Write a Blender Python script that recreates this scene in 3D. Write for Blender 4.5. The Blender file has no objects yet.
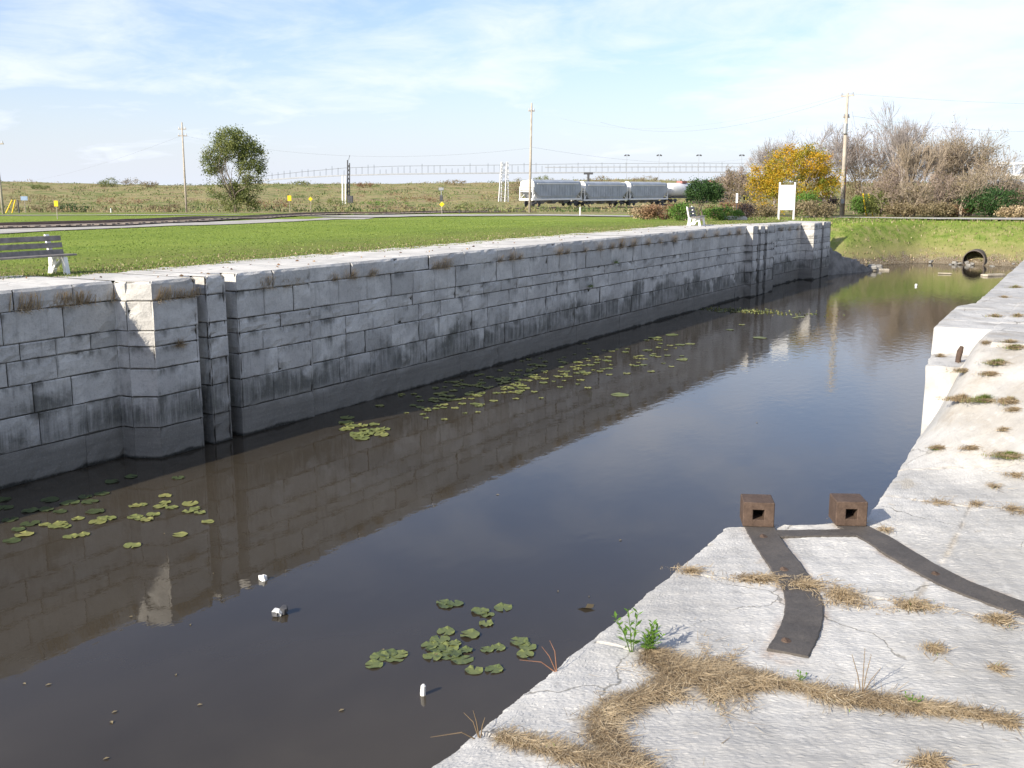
import bpy, math, random
import numpy as np
from mathutils import Vector, Matrix, noise as mnoise
R = math.radians
rnd = random.Random(11)
# ------------------------------------------------------------------ camera
F = 1050.; HY = 188.; VX = 1140.; CZ = 1.65
pit = math.atan((384-HY)/F); hf = math.hypot(F, 384-HY); yaw = math.atan((VX-512)/hf)
sc = bpy.context.scene
col = sc.collection
cam_d = bpy.data.cameras.new('camera'); cam = bpy.data.objects.new('camera', cam_d); col.objects.link(cam)
cam_d.sensor_width = 36; cam_d.lens = F/1024*36; cam_d.clip_start = .1; cam_d.clip_end = 9000
cam.location = (0, 0, CZ); cam.rotation_euler = (math.pi/2-pit, 0, yaw)
sc.camera = cam
# ------------------------------------------------------------------ light
sun_dir = Vector((.51, 1.9, -1)).normalized()
sd = bpy.data.lights.new('sun', 'SUN'); sd.energy = 4.6; sd.angle = R(.53); sd.color = (1, .925, .80)
so = bpy.data.objects.new('sun', sd); col.objects.link(so)
so.rotation_euler = sun_dir.to_track_quat('-Z', 'Y').to_euler(); so.location = (-20, -60, 40)
w = bpy.data.worlds.new('World'); sc.world = w; w.use_nodes = True
wn = w.node_tree.nodes; wl = w.node_tree.links
sky = wn.new('ShaderNodeTexSky'); sky.sky_type = 'NISHITA'; sky.sun_disc = False
sky.sun_elevation = R(27); sky.sun_rotation = R(195); sky.air_density = 1.0; sky.dust_density = 1.2; sky.ozone_density = 3.2
SKY = .108
bg = wn['Background']; bg.inputs[1].default_value = SKY
# thin high cloud sheet: direction projected on a plane overhead
tc = wn.new('ShaderNodeTexCoord'); sep = wn.new('ShaderNodeSeparateXYZ'); wl.new(tc.outputs['Generated'], sep.inputs[0])
def wmath(op, a, b=None, c=None, clamp=False):
    n = wn.new('ShaderNodeMath'); n.operation = op; n.use_clamp = clamp
    for i, v in enumerate((a, b, c)):
        if v is None: continue
        if isinstance(v, (int, float)): n.inputs[i].default_value = v
        else: wl.new(v, n.inputs[i])
    return n.outputs[0]
zz = wmath('ADD', wmath('MAXIMUM', sep.outputs[2], 0.0), .16)
cx = wmath('DIVIDE', sep.outputs[0], zz); cy = wmath('DIVIDE', sep.outputs[1], zz)
cmb = wn.new('ShaderNodeCombineXYZ'); wl.new(cx, cmb.inputs[0]); wl.new(cy, cmb.inputs[1]); cmb.inputs[2].default_value = 3.1
def wnoise(scale, detail, rough, dist):
    n = wn.new('ShaderNodeTexNoise'); n.inputs['Scale'].default_value = scale; n.inputs['Detail'].default_value = detail
    n.inputs['Roughness'].default_value = rough; n.inputs['Distortion'].default_value = dist; wl.new(cmb.outputs[0], n.inputs[0]); return n.outputs[0]
n1 = wnoise(.42, 8, .56, .35); n2 = wnoise(2.6, 8, .62, .5)
cl = wmath('ADD', wmath('MULTIPLY', n1, .72), wmath('MULTIPLY', n2, .28))
mr = wn.new('ShaderNodeMapRange'); mr.interpolation_type = 'SMOOTHSTEP'; wl.new(cl, mr.inputs[0])
mr.inputs[1].default_value = .41; mr.inputs[2].default_value = .64; mr.inputs[3].default_value = .06; mr.inputs[4].default_value = .92
# veil that thickens towards the horizon
hz = wmath('POWER', wmath('SUBTRACT', 1.0, wmath('MAXIMUM', sep.outputs[2], 0.0)), 9.0)
veil = wmath('MULTIPLY', hz, .74)
cfac = wmath('MAXIMUM', mr.outputs[0], veil)
tint = wn.new('ShaderNodeMixRGB'); tint.blend_type = 'MULTIPLY'; tint.inputs[0].default_value = 1; wl.new(sky.outputs[0], tint.inputs[1]); tint.inputs[2].default_value = (.97, .97, 1.08, 1)
cmix = wn.new('ShaderNodeMixRGB'); wl.new(cfac, cmix.inputs[0]); wl.new(tint.outputs[0], cmix.inputs[1])
CLOUD = (5.6, 5.95, 6.8)
cmix.inputs[2].default_value = (*CLOUD, 1)
wl.new(cmix.outputs[0], bg.inputs[0])
vs = sc.view_settings; vs.view_transform = 'Standard'; vs.look = 'None'; vs.gamma = 1; vs.use_curve_mapping = False; vs.exposure = .76

# ------------------------------------------------------------------ helpers
def tag(o, label=None, cat=None, group=None, kind=None):
    if label: o['label'] = label
    if cat: o['category'] = cat
    if group: o['group'] = group
    if kind: o['kind'] = kind
    return o
def empty(name, loc, rz=0, label=None, cat=None, group=None):
    o = bpy.data.objects.new(name, None); col.objects.link(o); o.location = loc; o.rotation_euler = (0, 0, rz)
    o.empty_display_size = .2
    return tag(o, label, cat, group)
class MB:
    def __init__(s): s.v = []; s.f = []; s.m = []; s.c = []
    def quad(s, pts, mi=0, c=None):
        b = len(s.v); s.v.extend([tuple(p) for p in pts]); s.f.append(tuple(range(b, b+len(pts)))); s.m.append(mi); s.c.append(c)
    def box(s, c, d, mi=0, rz=0, bev=0, col=None, jit=0, M=None):
        hx, hy, hz = d[0]/2, d[1]/2, d[2]/2
        pts = []
        # chamfered box from 24 verts (or 8)
        ca, sa = math.cos(rz), math.sin(rz)
        def T(p):
            p = (p[0]+(rnd.uniform(-jit, jit) if jit else 0), p[1]+(rnd.uniform(-jit, jit) if jit else 0), p[2]+(rnd.uniform(-jit, jit) if jit else 0))
            if M is not None: q = M @ Vector(p); return (c[0]+q.x, c[1]+q.y, c[2]+q.z)
            return (c[0]+p[0]*ca-p[1]*sa, c[1]+p[0]*sa+p[1]*ca, c[2]+p[2])
        b = len(s.v)
        if bev <= 0:
            for z in (-hz, hz):
                for x, y in ((-hx, -hy), (hx, -hy), (hx, hy), (-hx, hy)): s.v.append(T((x, y, z)))
            for f in ((0, 3, 2, 1), (4, 5, 6, 7), (0, 1, 5, 4), (1, 2, 6, 5), (2, 3, 7, 6), (3, 0, 4, 7)):
                s.f.append(tuple(b+i for i in f)); s.m.append(mi); s.c.append(col)
            return
        bev = min(bev, hx*.45, hy*.45, hz*.45)
        idx = {}
        for sx in (-1, 1):
            for sy in (-1, 1):
                for sz in (-1, 1):
                    for ax in range(3):
                        p = [sx*hx, sy*hy, sz*hz]
                        for a in range(3):
                            if a != ax: p[a] -= (sx, sy, sz)[a]*bev
                        idx[(sx, sy, sz, ax)] = len(s.v); s.v.append(T(p))
        fs = []
        S = (-1, 1)
        for ax in range(3):
            for sg in S:
                o1, o2 = [a for a in range(3) if a != ax]
                ring = []
                for a1, a2 in ((-1, -1), (1, -1), (1, 1), (-1, 1)):
                    k = [0, 0, 0]; k[ax] = sg; k[o1] = a1; k[o2] = a2; ring.append(idx[(*k, ax)])
                flip = (sg < 0) ^ (ax == 1)
                fs.append(tuple(ring[::-1] if flip else ring))
        for ax in range(3):      # edges parallel to ax
            o1, o2 = [a for a in range(3) if a != ax]
            for a1 in S:
                for a2 in S:
                    def g(e, w_):
                        k = [0, 0, 0]; k[ax] = e; k[o1] = a1; k[o2] = a2; return idx[(*k, w_)]
                    fs.append((g(-1, o1), g(1, o1), g(1, o2), g(-1, o2)))
        for sx in S:
            for sy in S:
                for sz in S: fs.append(tuple(idx[(sx, sy, sz, a)] for a in range(3)))
        for f in fs: s.f.append(f); s.m.append(mi); s.c.append(col)
    def tube(s, pts, rad, n=6, mi=0, c=None, cap=True):
        pts = [Vector(p) for p in pts]
        if not hasattr(rad, '__len__'): rad = [rad]*len(pts)
        b = len(s.v); up = None
        for i, p in enumerate(pts):
            d = (pts[min(i+1, len(pts)-1)]-pts[max(i-1, 0)])
            if d.length < 1e-9: d = Vector((0, 0, 1))
            d.normalize()
            if up is None: up = d.orthogonal().normalized()
            u = (up-d*up.dot(d))
            u = u.normalized() if u.length > 1e-6 else d.orthogonal().normalized()
            up = u; v = d.cross(u)
            for k in range(n):
                a = 2*math.pi*k/n; q = p+(u*math.cos(a)+v*math.sin(a))*rad[i]; s.v.append((q.x, q.y, q.z))
        for i in range(len(pts)-1):
            for k in range(n):
                s.f.append((b+i*n+k, b+i*n+(k+1) % n, b+(i+1)*n+(k+1) % n, b+(i+1)*n+k)); s.m.append(mi); s.c.append(c)
        if cap and n > 2:
            s.f.append(tuple(b+k for k in range(n))[::-1]); s.m.append(mi); s.c.append(c)
            e = b+(len(pts)-1)*n; s.f.append(tuple(e+k for k in range(n))); s.m.append(mi); s.c.append(c)
    def leaf(s, p, L, W, d=None, mi=0, c=None):
        if d is None: d = Vector((rnd.gauss(0, 1), rnd.gauss(0, 1), rnd.gauss(0, 1)))
        d = d.normalized(); n = d.cross(Vector((rnd.gauss(0, 1), rnd.gauss(0, 1), rnd.gauss(0, 1)))).normalized()
        p = Vector(p)
        s.quad([p, p+d*L*.5+n*W*.5, p+d*L, p+d*L*.5-n*W*.5], mi, c)
    def blade(s, p, h, lean, wd, mi=0, c=None):
        a = rnd.uniform(0, 6.283); b = a+1.57+rnd.uniform(-.5, .5); p = Vector(p)
        t = Vector((math.cos(a), math.sin(a), 0)); q = Vector((math.cos(b), math.sin(b), 0))*wd*.5
        m_ = p+t*lean*.35*h+Vector((0, 0, h*.62)); e = p+t*lean*h+Vector((0, 0, h*(1-.35*lean)))
        s.quad([p-q, p+q, m_+q*.7, m_-q*.7], mi, c); s.quad([m_-q*.7, m_+q*.7, e], mi, c)
    def build(s, name, mats, parent=None, smooth=False):
        me = bpy.data.meshes.new(name); me.from_pydata(s.v, [], s.f)
        if not isinstance(mats, (list, tuple)): mats = [mats]
        for m in mats: me.materials.append(m)
        if len(mats) > 1: me.polygons.foreach_set('material_index', s.m)
        if any(c is not None for c in s.c):
            at = me.attributes.new('tone', 'FLOAT', 'FACE'); at.data.foreach_set('value', [c if c is not None else .5 for c in s.c])
        if smooth: me.polygons.foreach_set('use_smooth', [True]*len(s.f))
        me.update()
        o = bpy.data.objects.new(name, me); col.objects.link(o)
        if parent is not None: o.parent = parent
        return o
def copy_tree(o, parent=None):
    c = o.copy(); col.objects.link(c)
    if parent is not None: c.parent = parent
    for ch in [x for x in bpy.data.objects if x.parent == o]: copy_tree(ch, c)
    return c

# ------------------------------------------------------------------ terrain shape
ey = Vector((-math.sin(yaw), math.cos(yaw), 0)); ex = Vector((math.cos(yaw), math.sin(yaw), 0))
ZP = [(-900, 0), (46, 0), (58, -.12), (66, -.26), (76, -.6), (90, -.75), (112, -.9), (135, -1.4), (165, -2.0), (215, -2.15), (260, -1.6), (330, .8), (430, 3.5), (470, 3.7), (800, 1.0), (9000, 1.0)]
ZX = np.array([a for a, b in ZP], float); ZY_ = np.array([b for a, b in ZP], float)
def hash_noise(x, y):
    return (np.sin(x*.131+1.3*np.sin(y*.077+.4))*.5+np.sin(y*.093+1.7*np.sin(x*.061+2.))*.5+.45*np.sin(x*.43+y*.31+1.1*np.sin(y*.27))+.25*np.sin(x*1.1-y*.83))
def bank_end(X):   # Y where the far bank meets the water
    return 73.6+1.2*np.sin(X*.35+1)*.4-np.clip((-12.5-X)/3.5, 0, 1)*8
def zfun(X, Y):
    X = np.asarray(X, float); Y = np.asarray(Y, float)
    s = X*ey.x+Y*ey.y
    z = np.interp(s, ZX, ZY_)
    # softening of creases
    z = (z+np.interp(s-4, ZX, ZY_)+np.interp(s+4, ZX, ZY_))/3
    k = np.clip((s-120)/120, 0, 1)
    z = z+hash_noise(X, Y)*.38*k+hash_noise(X*3, Y*3)*.10*k
    lat = X*ex.x+Y*ex.y
    k2 = np.clip((s-230)/150, 0, 1)
    z = z+k2*(.9*np.sin(lat*.018+.5)+.35*np.sin(lat*.047))
    z = z+.02*hash_noise(X*4, Y*4)*np.clip((-17.3-X)/2, 0, 1)
    z = z-.05*np.clip((X+19.0)/.4, 0, 1)*np.clip((-X-15)/.1, 0, 1)*np.clip((62-Y)/2, 0, 1)*np.clip((np.where(Y < 13.5, 19.2, 18.2)+X)/.3, 0, 1)
    # canal cut
    ye = bank_end(X)
    inside = (X > -16.95) & (X < .9)
    ramp = np.clip((Y-(ye-1.0))/7.5, 0, 1)
    ramp = ramp*ramp*(3-2*ramp)
    top = np.minimum(z, -.62)
    zb = -3.75+(top+3.75)*ramp+.05*hash_noise(X*9, Y*9)*np.sin(ramp*math.pi)
    cut = np.where(Y < ye-1.2, -4.6, zb)
    blend = np.clip((Y-62)/4, 0, 1)
    near = (Y < 82) & (Y > -45)
    # outside the walls, land beyond the wall end also slopes down to the water
    outL = (X <= -16.95)
    zl = z.copy()
    dd = np.clip((-16.95-X)/(.8+3.5*np.clip((Y-62.5)/9, 0, 1)), 0, 1); dd = dd*dd*(3-2*dd)
    mix = np.clip((Y-60)/3, 0, 1)
    tgt = cut+(z-cut)*dd
    zl = np.where(outL & (Y > 60) & (X > -23) & near, z*(1-mix)+tgt*mix, z)
    zr = np.where((X >= .9) & (Y < 9) & (Y > -8) & (X < 6), -.02, z)
    out = np.where(outL, zl, np.where(X >= .9, zr, z))
    return np.where(inside & near, cut, out)
def axis(segs):
    o = []
    for a, b, st in segs:
        n = max(1, round((b-a)/st)); o += [a+(b-a)*i/n for i in range(n)]
    return o+[segs[-1][1]]
GX = np.array(axis([(-4200, -1200, 300), (-1200, -500, 35), (-500, -230, 9), (-230, -60, 3.0), (-60, -26, 1.6), (-26, -17.0, .75), (-17.0, -16.9, .1), (-16.9, .85, .6), (.85, .95, .1), (.95, 30, 1.5), (30, 140, 5), (140, 1500, 60), (1500, 4200, 400)]))
GY = np.array(axis([(-1500, -60, 120), (-60, -45, 3), (-45, -44.9, .1), (-44.9, 4, 3), (4, 60, 1.4), (60, 84, .7), (84, 130, 1.6), (130, 260, 3.2), (260, 600, 7), (600, 1500, 60), (1500, 6000, 500)]))
XX, YY = np.meshgrid(GX, GY)
GZ = zfun(XX, YY)
def gz(x, y):
    i = min(max(np.searchsorted(GX, x)-1, 0), len(GX)-2); j = min(max(np.searchsorted(GY, y)-1, 0), len(GY)-2)
    u = (x-GX[i])/(GX[i+1]-GX[i]); v = (y-GY[j])/(GY[j+1]-GY[j])
    return float(GZ[j, i]*(1-u)*(1-v)+GZ[j, i+1]*u*(1-v)+GZ[j+1, i]*(1-u)*v+GZ[j+1, i+1]*u*v)
def ray(px, py):
    a = px-512; b = 384-py
    fw = F*math.cos(pit)+b*math.sin(pit); up = b*math.cos(pit)-F*math.sin(pit)
    return (ex*a+ey*fw+Vector((0, 0, up)))/fw
def at(px, py, s): return Vector((0, 0, CZ))+ray(px, py)*s
def gs(px, s):       # point on the ground in image column px at forward distance s
    p = at(px, 200, s); a = (px-512)*1.0
    for _ in range(3):
        z = gz(p.x, p.y); yy = HY+(CZ-z)*hf/s; p = at(px, yy, s)
    return Vector((p.x, p.y, gz(p.x, p.y)))
def pl(px, py, z):   # point on a level plane
    r = ray(px, py); return Vector((0, 0, CZ))+r*((z-CZ)/r.z)
def gp(px, py):
    r = ray(px, py); s = 8.
    while s < 900:
        p = Vector((0, 0, CZ))+r*s
        if p.z <= gz(p.x, p.y): return Vector((p.x, p.y, gz(p.x, p.y)))
        s *= 1.004
    return p

# ------------------------------------------------------------------ materials
class NT:
    def __init__(s, name):
        s.m = bpy.data.materials.new(name); s.m.use_nodes = True; s.n = s.m.node_tree.nodes; s.l = s.m.node_tree.links
        s.b = s.n['Principled BSDF']; s.geo = s.n.new('ShaderNodeNewGeometry'); s.pos = s.geo.outputs['Position']
        s.obj = s.n.new('ShaderNodeTexCoord').outputs['Object']
    def plug(s, v, sock):
        if isinstance(v, (int, float)): sock.default_value = v
        elif isinstance(v, tuple): sock.default_value = (*v, 1) if len(v) == 3 and sock.type == 'RGBA' else v
        else: s.l.new(v, sock)
    def math(s, op, a, b=None, c=None, clamp=False):
        n = s.n.new('ShaderNodeMath'); n.operation = op; n.use_clamp = clamp
        for i, v in enumerate((a, b, c)):
            if v is not None: s.plug(v, n.inputs[i])
        return n.outputs[0]
    def map(s, vec, sc_=(1, 1, 1), loc=(0, 0, 0), rot=(0, 0, 0)):
        n = s.n.new('ShaderNodeMapping'); s.l.new(vec, n.inputs[0]); n.inputs['Scale'].default_value = sc_; n.inputs['Location'].default_value = loc; n.inputs['Rotation'].default_value = rot
        return n.outputs[0]
    def noise(s, vec, scale, detail=5, rough=.55, dist=0):
        n = s.n.new('ShaderNodeTexNoise'); s.l.new(vec, n.inputs['Vector']); n.inputs['Scale'].default_value = scale; n.inputs['Detail'].default_value = detail
        n.inputs['Roughness'].default_value = rough; n.inputs['Distortion'].default_value = dist; return n.outputs[0]
    def mr(s, v, a, b, c=0., d=1., sm=True):
        n = s.n.new('ShaderNodeMapRange'); n.interpolation_type = 'SMOOTHSTEP' if sm else 'LINEAR'; s.plug(v, n.inputs[0])
        for i, q in enumerate((a, b, c, d)): n.inputs[i+1].default_value = q
        return n.outputs[0]
    def mix(s, f, a, b, mode='MIX'):
        n = s.n.new('ShaderNodeMixRGB'); n.blend_type = mode; s.plug(f, n.inputs[0]); s.plug(a, n.inputs[1]); s.plug(b, n.inputs[2]); return n.outputs[0]
    def ramp(s, v, stops):
        n = s.n.new('ShaderNodeValToRGB'); s.plug(v, n.inputs[0]); e = n.color_ramp.elements
        while len(e) > 1: e.remove(e[-1])
        e[0].position = stops[0][0]; e[0].color = (*stops[0][1], 1)
        for p, c in stops[1:]: q = e.new(p); q.color = (*c, 1)
        return n.outputs[0]
    def attr(s, name):
        n = s.n.new('ShaderNodeAttribute'); n.attribute_name = name; return n.outputs['Fac']
    def sep(s, v):
        n = s.n.new('ShaderNodeSeparateXYZ'); s.l.new(v, n.inputs[0]); return n.outputs
    def bump(s, h, strength=.4, dist=.02, nrm=None):
        n = s.n.new('ShaderNodeBump'); s.plug(h, n.inputs['Height']); n.inputs['Strength'].default_value = strength; n.inputs['Distance'].default_value = dist
        if nrm is not None: s.l.new(nrm, n.inputs['Normal'])
        s.l.new(n.outputs[0], s.b.inputs['Normal']); return n.outputs[0]
    def out(s, c, rough=.85, spec=None, metal=0):
        s.plug(c, s.b.inputs['Base Color']); s.plug(rough, s.b.inputs['Roughness']); s.b.inputs['Metallic'].default_value = metal
        if spec is not None: s.b.inputs['Specular IOR Level'].default_value = spec
        return s.m
def simple(name, c, rough=.7, var=.25, scale=3, bump=.2, metal=0, bd=.01, spec=.3):
    t = NT(name); n = t.noise(t.obj, scale, 6, .6)
    cc = t.mix(t.mr(n, .3, .7), tuple(x*(1-var) for x in c), tuple(min(1, x*(1+var)) for x in c))
    if bump: t.bump(t.noise(t.obj, scale*6, 4), bump, bd)
    return t.out(cc, rough, spec, metal)
def foliage(name, stops, trans=.25, rough=.6):
    t = NT(name); f = t.attr('tone'); n = t.noise(t.pos, 1.2, 3)
    v = t.math('ADD', t.math('MULTIPLY', f, .75), t.math('MULTIPLY', n, .25), clamp=True)
    c = t.ramp(v, stops); m = t.out(c, rough, .2)
    tr = t.n.new('ShaderNodeBsdfTranslucent'); t.l.new(c, tr.inputs[0]); mx = t.n.new('ShaderNodeMixShader'); mx.inputs[0].default_value = trans
    t.l.new(t.b.outputs[0], mx.inputs[1]); t.l.new(tr.outputs[0], mx.inputs[2]); t.l.new(mx.outputs[0], t.n['Material Output'].inputs[0])
    return m
M = {}
# wall masonry ------------------------------------------------
def wall_mat(name, lit=False):
    t = NT(name); P = t.sep(t.pos); z = P[2]
    tone = t.attr('tone')
    n0 = t.noise(t.pos, 1.1, 8, .62, .3); n1 = t.noise(t.pos, 9, 6, .7)
    base = t.mix(t.mr(n0, .35, .68), (.46, .44, .405), (.66, .635, .58))
    base = t.mix(t.math('MULTIPLY', t.mr(tone, 0, 1, -.2, 1, False), .32, clamp=True), base, (.50, .485, .45))
    base = t.mix(t.mr(n1, .5, .8, 0, .5), base, (.19, .19, .18))
    # run-off streaks
    sv = t.map(t.pos, (3.2, 3.2, .22)); st = t.noise(sv, 1.6, 7, .68, .35)
    st2 = t.noise(t.map(t.pos, (9, 9, .5)), 1.2, 5, .7)
    big = t.mr(t.noise(t.map(t.pos, (.3, .3, .12)), 1, 3), .38, .6)
    mid = t.noise(t.map(t.pos, (.55, .55, .8)), 1, 5, .6, .3)
    wob = t.math('ADD', z, t.math('ADD', t.math('MULTIPLY', t.math('SUBTRACT', st, .5), .9), t.math('MULTIPLY', t.math('SUBTRACT', mid, .5), 2.6)))
    wob = t.math('ADD', wob, t.math('MULTIPLY', t.math('SUBTRACT', tone, .5), .42))
    band2 = t.math('MULTIPLY', t.mr(wob, -1.80, -2.40), t.mr(z, -2.80, -2.55, .25, 1))
    dk = t.math('MULTIPLY', band2, t.mr(t.math('ADD', t.math('MULTIPLY', st2, .45), t.math('MULTIPLY', n0, .55)), .36, .58, .22, .84))
    # extra dark weeping patches below the coping
    w2 = t.math('MULTIPLY', t.mr(st, .53, .66), t.math('MULTIPLY', t.mr(z, -1.9, -.5, .8, .3), big))
    w2 = t.math('MULTIPLY', w2, t.mr(st2, .35, .6))
    dark = t.math('MAXIMUM', dk, t.math('MULTIPLY', w2, .85))
    moss = t.mix(t.mr(n1, .4, .65), (.032, .034, .028), (.075, .075, .055))
    c = t.mix(dark, base, moss)
    # grime collecting along the courses and bleeding down below each joint
    jn = t.noise(t.map(t.pos, (1.3, 1.3, .4)), 1.5, 5, .65); jz = t.math('ADD', z, t.math('MULTIPLY', t.math('SUBTRACT', st2, .5), .10))
    gr = None
    for zc in (-.36, -.90, -1.19, -1.60, -2.12):
        q = t.math('MULTIPLY', t.mr(jz, zc-.20, zc-.02), t.mr(jz, zc+.035, zc+.005)); gr = q if gr is None else t.math('MAXIMUM', gr, q)
    c = t.mix(t.math('MULTIPLY', gr, t.mr(jn, .48, .66, 0, .75)), c, (.06, .058, .045))
    # single blocks weathered darker
    c = t.mix(t.math('MULTIPLY', t.mr(tone, .35, .0, 0, .28), t.mr(n0, .3, .6, .3, 1)), c, (.16, .16, .15))
    # pale runs of lime
    lime = t.math('MULTIPLY', t.mr(t.noise(t.map(t.pos, (5, 5, .3), (3, 7, 1)), 1.5, 4), .6, .75), t.mr(z, -2.7, -1.9, .6, .0))
    c = t.mix(lime, c, (.34, .33, .30))
    # tide zone: smooth grey silt above the water
    silt = t.mix(t.noise(t.map(t.pos, (.6, .6, 9)), 1.4, 5), (.085, .080, .068), (.21, .195, .165))
    sn = t.math('ADD', z, t.math('MULTIPLY', t.math('SUBTRACT', t.math('ADD', t.math('MULTIPLY', n0, .5), t.math('MULTIPLY', mid, .5)), .5), .5))
    c = t.mix(t.mr(sn, -2.52, -2.82, 0, .85), c, silt)
    wet = t.mr(sn, -3.2, -3.26); c = t.mix(wet, c, (.035, .034, .028))
    # tops slightly paler and bleached
    sp_ = t.noise(t.pos, 26, 6, .78); c = t.mix(t.mr(sp_, .50, .62, 0, .32), c, t.mix(.6, c, (.10, .10, .09))); c = t.mix(t.mr(sp_, .44, .34, 0, .22), c, (.5, .5, .47))
    h = t.math('ADD', t.math('MULTIPLY', n1, .7), t.math('MULTIPLY', t.noise(t.pos, 34, 5, .7), .5))
    h = t.math('ADD', h, t.math('MULTIPLY', n0, 1.2))
    t.bump(h, .7, .03)
    return t.out(c, .9, .25)
M['wall'] = wall_mat('limestone_masonry')
t = NT('joint_shadow_mortar'); M['joint'] = t.out(t.mix(t.noise(t.pos, 4), (.05, .045, .035), (.13, .12, .10)), .95, .1)
# coping top / platform stone ------------------------------------
def slab_mat(name, a, b, sc_=1., patch=.5):
    t = NT(name)
    n0 = t.noise(t.pos, .9*sc_, 8, .6, .4); n1 = t.noise(t.pos, 7*sc_, 7, .68, .2); n2 = t.noise(t.map(t.pos, (30, 38, 34), (0, 0, 0), (0, 0, .35)), 1, 9, .82, 0); n3 = t.noise(t.pos, 120, 3, .7)
    c = t.mix(t.mr(n0, .32, .68), a, b)
    c = t.mix(t.mr(n1, .52, .74, 0, patch), c, tuple(x*.66 for x in a))
    c = t.mix(t.mr(n1, .44, .30, 0, .45), c, tuple(min(.82, x*1.18) for x in b))
    # lichen / ochre stains
    ls = t.math('MULTIPLY', t.mr(t.noise(t.pos, 2.7, 6, .7, .8), .60, .72), .35)
    c = t.mix(ls, c, (.40, .34, .24))
    # pits
    pits = t.mr(n2, .35, .27, 0, .55)
    c = t.mix(pits, c, (.17, .165, .15))
    h = t.math('ADD', t.math('MULTIPLY', t.mr(n2, .25, .6), .4), t.math('ADD', t.math('MULTIPLY', n1, .8), t.math('MULTIPLY', n3, .35)))
    soil = t.attr('soil')
    c = t.mix(t.math('MULTIPLY', soil, t.mr(n1, .3, .62, .35, 1.)), c, t.mix(n2, (.16, .125, .085), (.34, .28, .20)))
    rust = t.attr('rust'); c = t.mix(t.math('MULTIPLY', rust, t.mr(n1, .35, .65, .1, .8)), c, (.30, .20, .13))
    # grey weathering patches and hairline cracks
    gp_ = t.noise(t.pos, 1.9, 7, .66, .6); c = t.mix(t.mr(gp_, .52, .68, 0, .38), c, (.33, .325, .31))
    vo = t.n.new('ShaderNodeTexVoronoi'); vo.feature = 'DISTANCE_TO_EDGE'; vo.inputs['Scale'].default_value = .62
    wn_ = t.n.new('ShaderNodeVectorMath'); wn_.operation = 'ADD'; nz_ = t.n.new('ShaderNodeTexNoise'); nz_.inputs['Scale'].default_value = 2.2; nz_.inputs['Detail'].default_value = 6; t.l.new(t.pos, nz_.inputs['Vector'])
    sc3 = t.n.new('ShaderNodeVectorMath'); sc3.operation = 'SCALE'; t.l.new(nz_.outputs['Color'], sc3.inputs[0]); sc3.inputs['Scale'].default_value = .45
    t.l.new(t.pos, wn_.inputs[0]); t.l.new(sc3.outputs[0], wn_.inputs[1]); t.l.new(wn_.outputs[0], vo.inputs['Vector'])
    crack = t.math('MULTIPLY', t.mr(vo.outputs['Distance'], .006, .001), t.mr(n0, .46, .54))
    c = t.mix(t.math('MULTIPLY', crack, .7), c, (.13, .12, .10)); h = t.math('SUBTRACT', h, t.math('MULTIPLY', crack, 1.2))
    t.bump(h, .26, .016)
    return t.out(c, .9, .25)
M['slab'] = slab_mat('weathered_platform_stone', (.36, .35, .33), (.51, .497, .468))
M['coping'] = slab_mat('coping_stone', (.47, .45, .41), (.66, .63, .57), .8, .5)
# grass ground -----------------------------------------------------
t = NT('ground_grass'); zone = t.attr('zone'); P = t.sep(t.pos)
g0 = t.noise(t.pos, .16, 5, .6, .4); g1 = t.noise(t.pos, 1.3, 6, .65); g2 = t.noise(t.pos, 14, 5, .7); g3 = t.noise(t.map(t.pos, (.05, .35, 1), (0, 0, 0), (0, 0, .0)), 1, 4, .6)
g3 = t.noise(t.map(t.pos, (.75, .03, 1)), 1, 3, .5); lawn = t.ramp(t.math('ADD', t.math('MULTIPLY', g0, .4), t.math('ADD', t.math('MULTIPLY', g3, .3), t.math('ADD', t.math('MULTIPLY', g1, .15), t.math('MULTIPLY', g2, .15)))), [(.34, (.14, .20, .036)), (.46, (.195, .265, .042)), (.56, (.245, .31, .055)), (.7, (.30, .32, .09))])
# worn, browner strip close to the lock wall
worn = t.math('MULTIPLY', t.mr(P[0], -25.5, -17.5), t.mr(g1, .33, .6, .25, 1)); worn = t.math('MULTIPLY', worn, t.mr(P[1], 70, 60))
brown = t.mix(t.mr(g2, .4, .6), (.12, .095, .045), (.22, .18, .08))
lawn = t.mix(t.math('MULTIPLY', worn, t.mr(g2, .35, .62, .35, .9)), lawn, brown)
lat = t.noise(t.map(t.pos, (.02, .055, 1), (0, 0, 0), (0, 0, -.53)), 1, 5, .66, .8)
f1 = t.noise(t.map(t.pos, (.16, .45, 1), (0, 0, 0), (0, 0, -.53)), 1, 6, .68, .5)
field = t.ramp(t.math('ADD', t.math('MULTIPLY', lat, .5), t.math('MULTIPLY', f1, .5)), [(.30, (.06, .10, .03)), (.41, (.13, .165, .05)), (.47, (.25, .235, .10)), (.53, (.33, .27, .14)), (.60, (.20, .14, .08)), (.69, (.38, .33, .19))])
field = t.mix(t.mr(g1, .55, .75, 0, .5), field, (.07, .09, .03))
bank = t.ramp(t.math('ADD', t.math('MULTIPLY', g1, .6), t.math('MULTIPLY', g2, .4)), [(.36, (.09, .14, .028)), (.45, (.15, .21, .04)), (.54, (.24, .25, .08)), (.64, (.32, .28, .15))])
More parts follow.
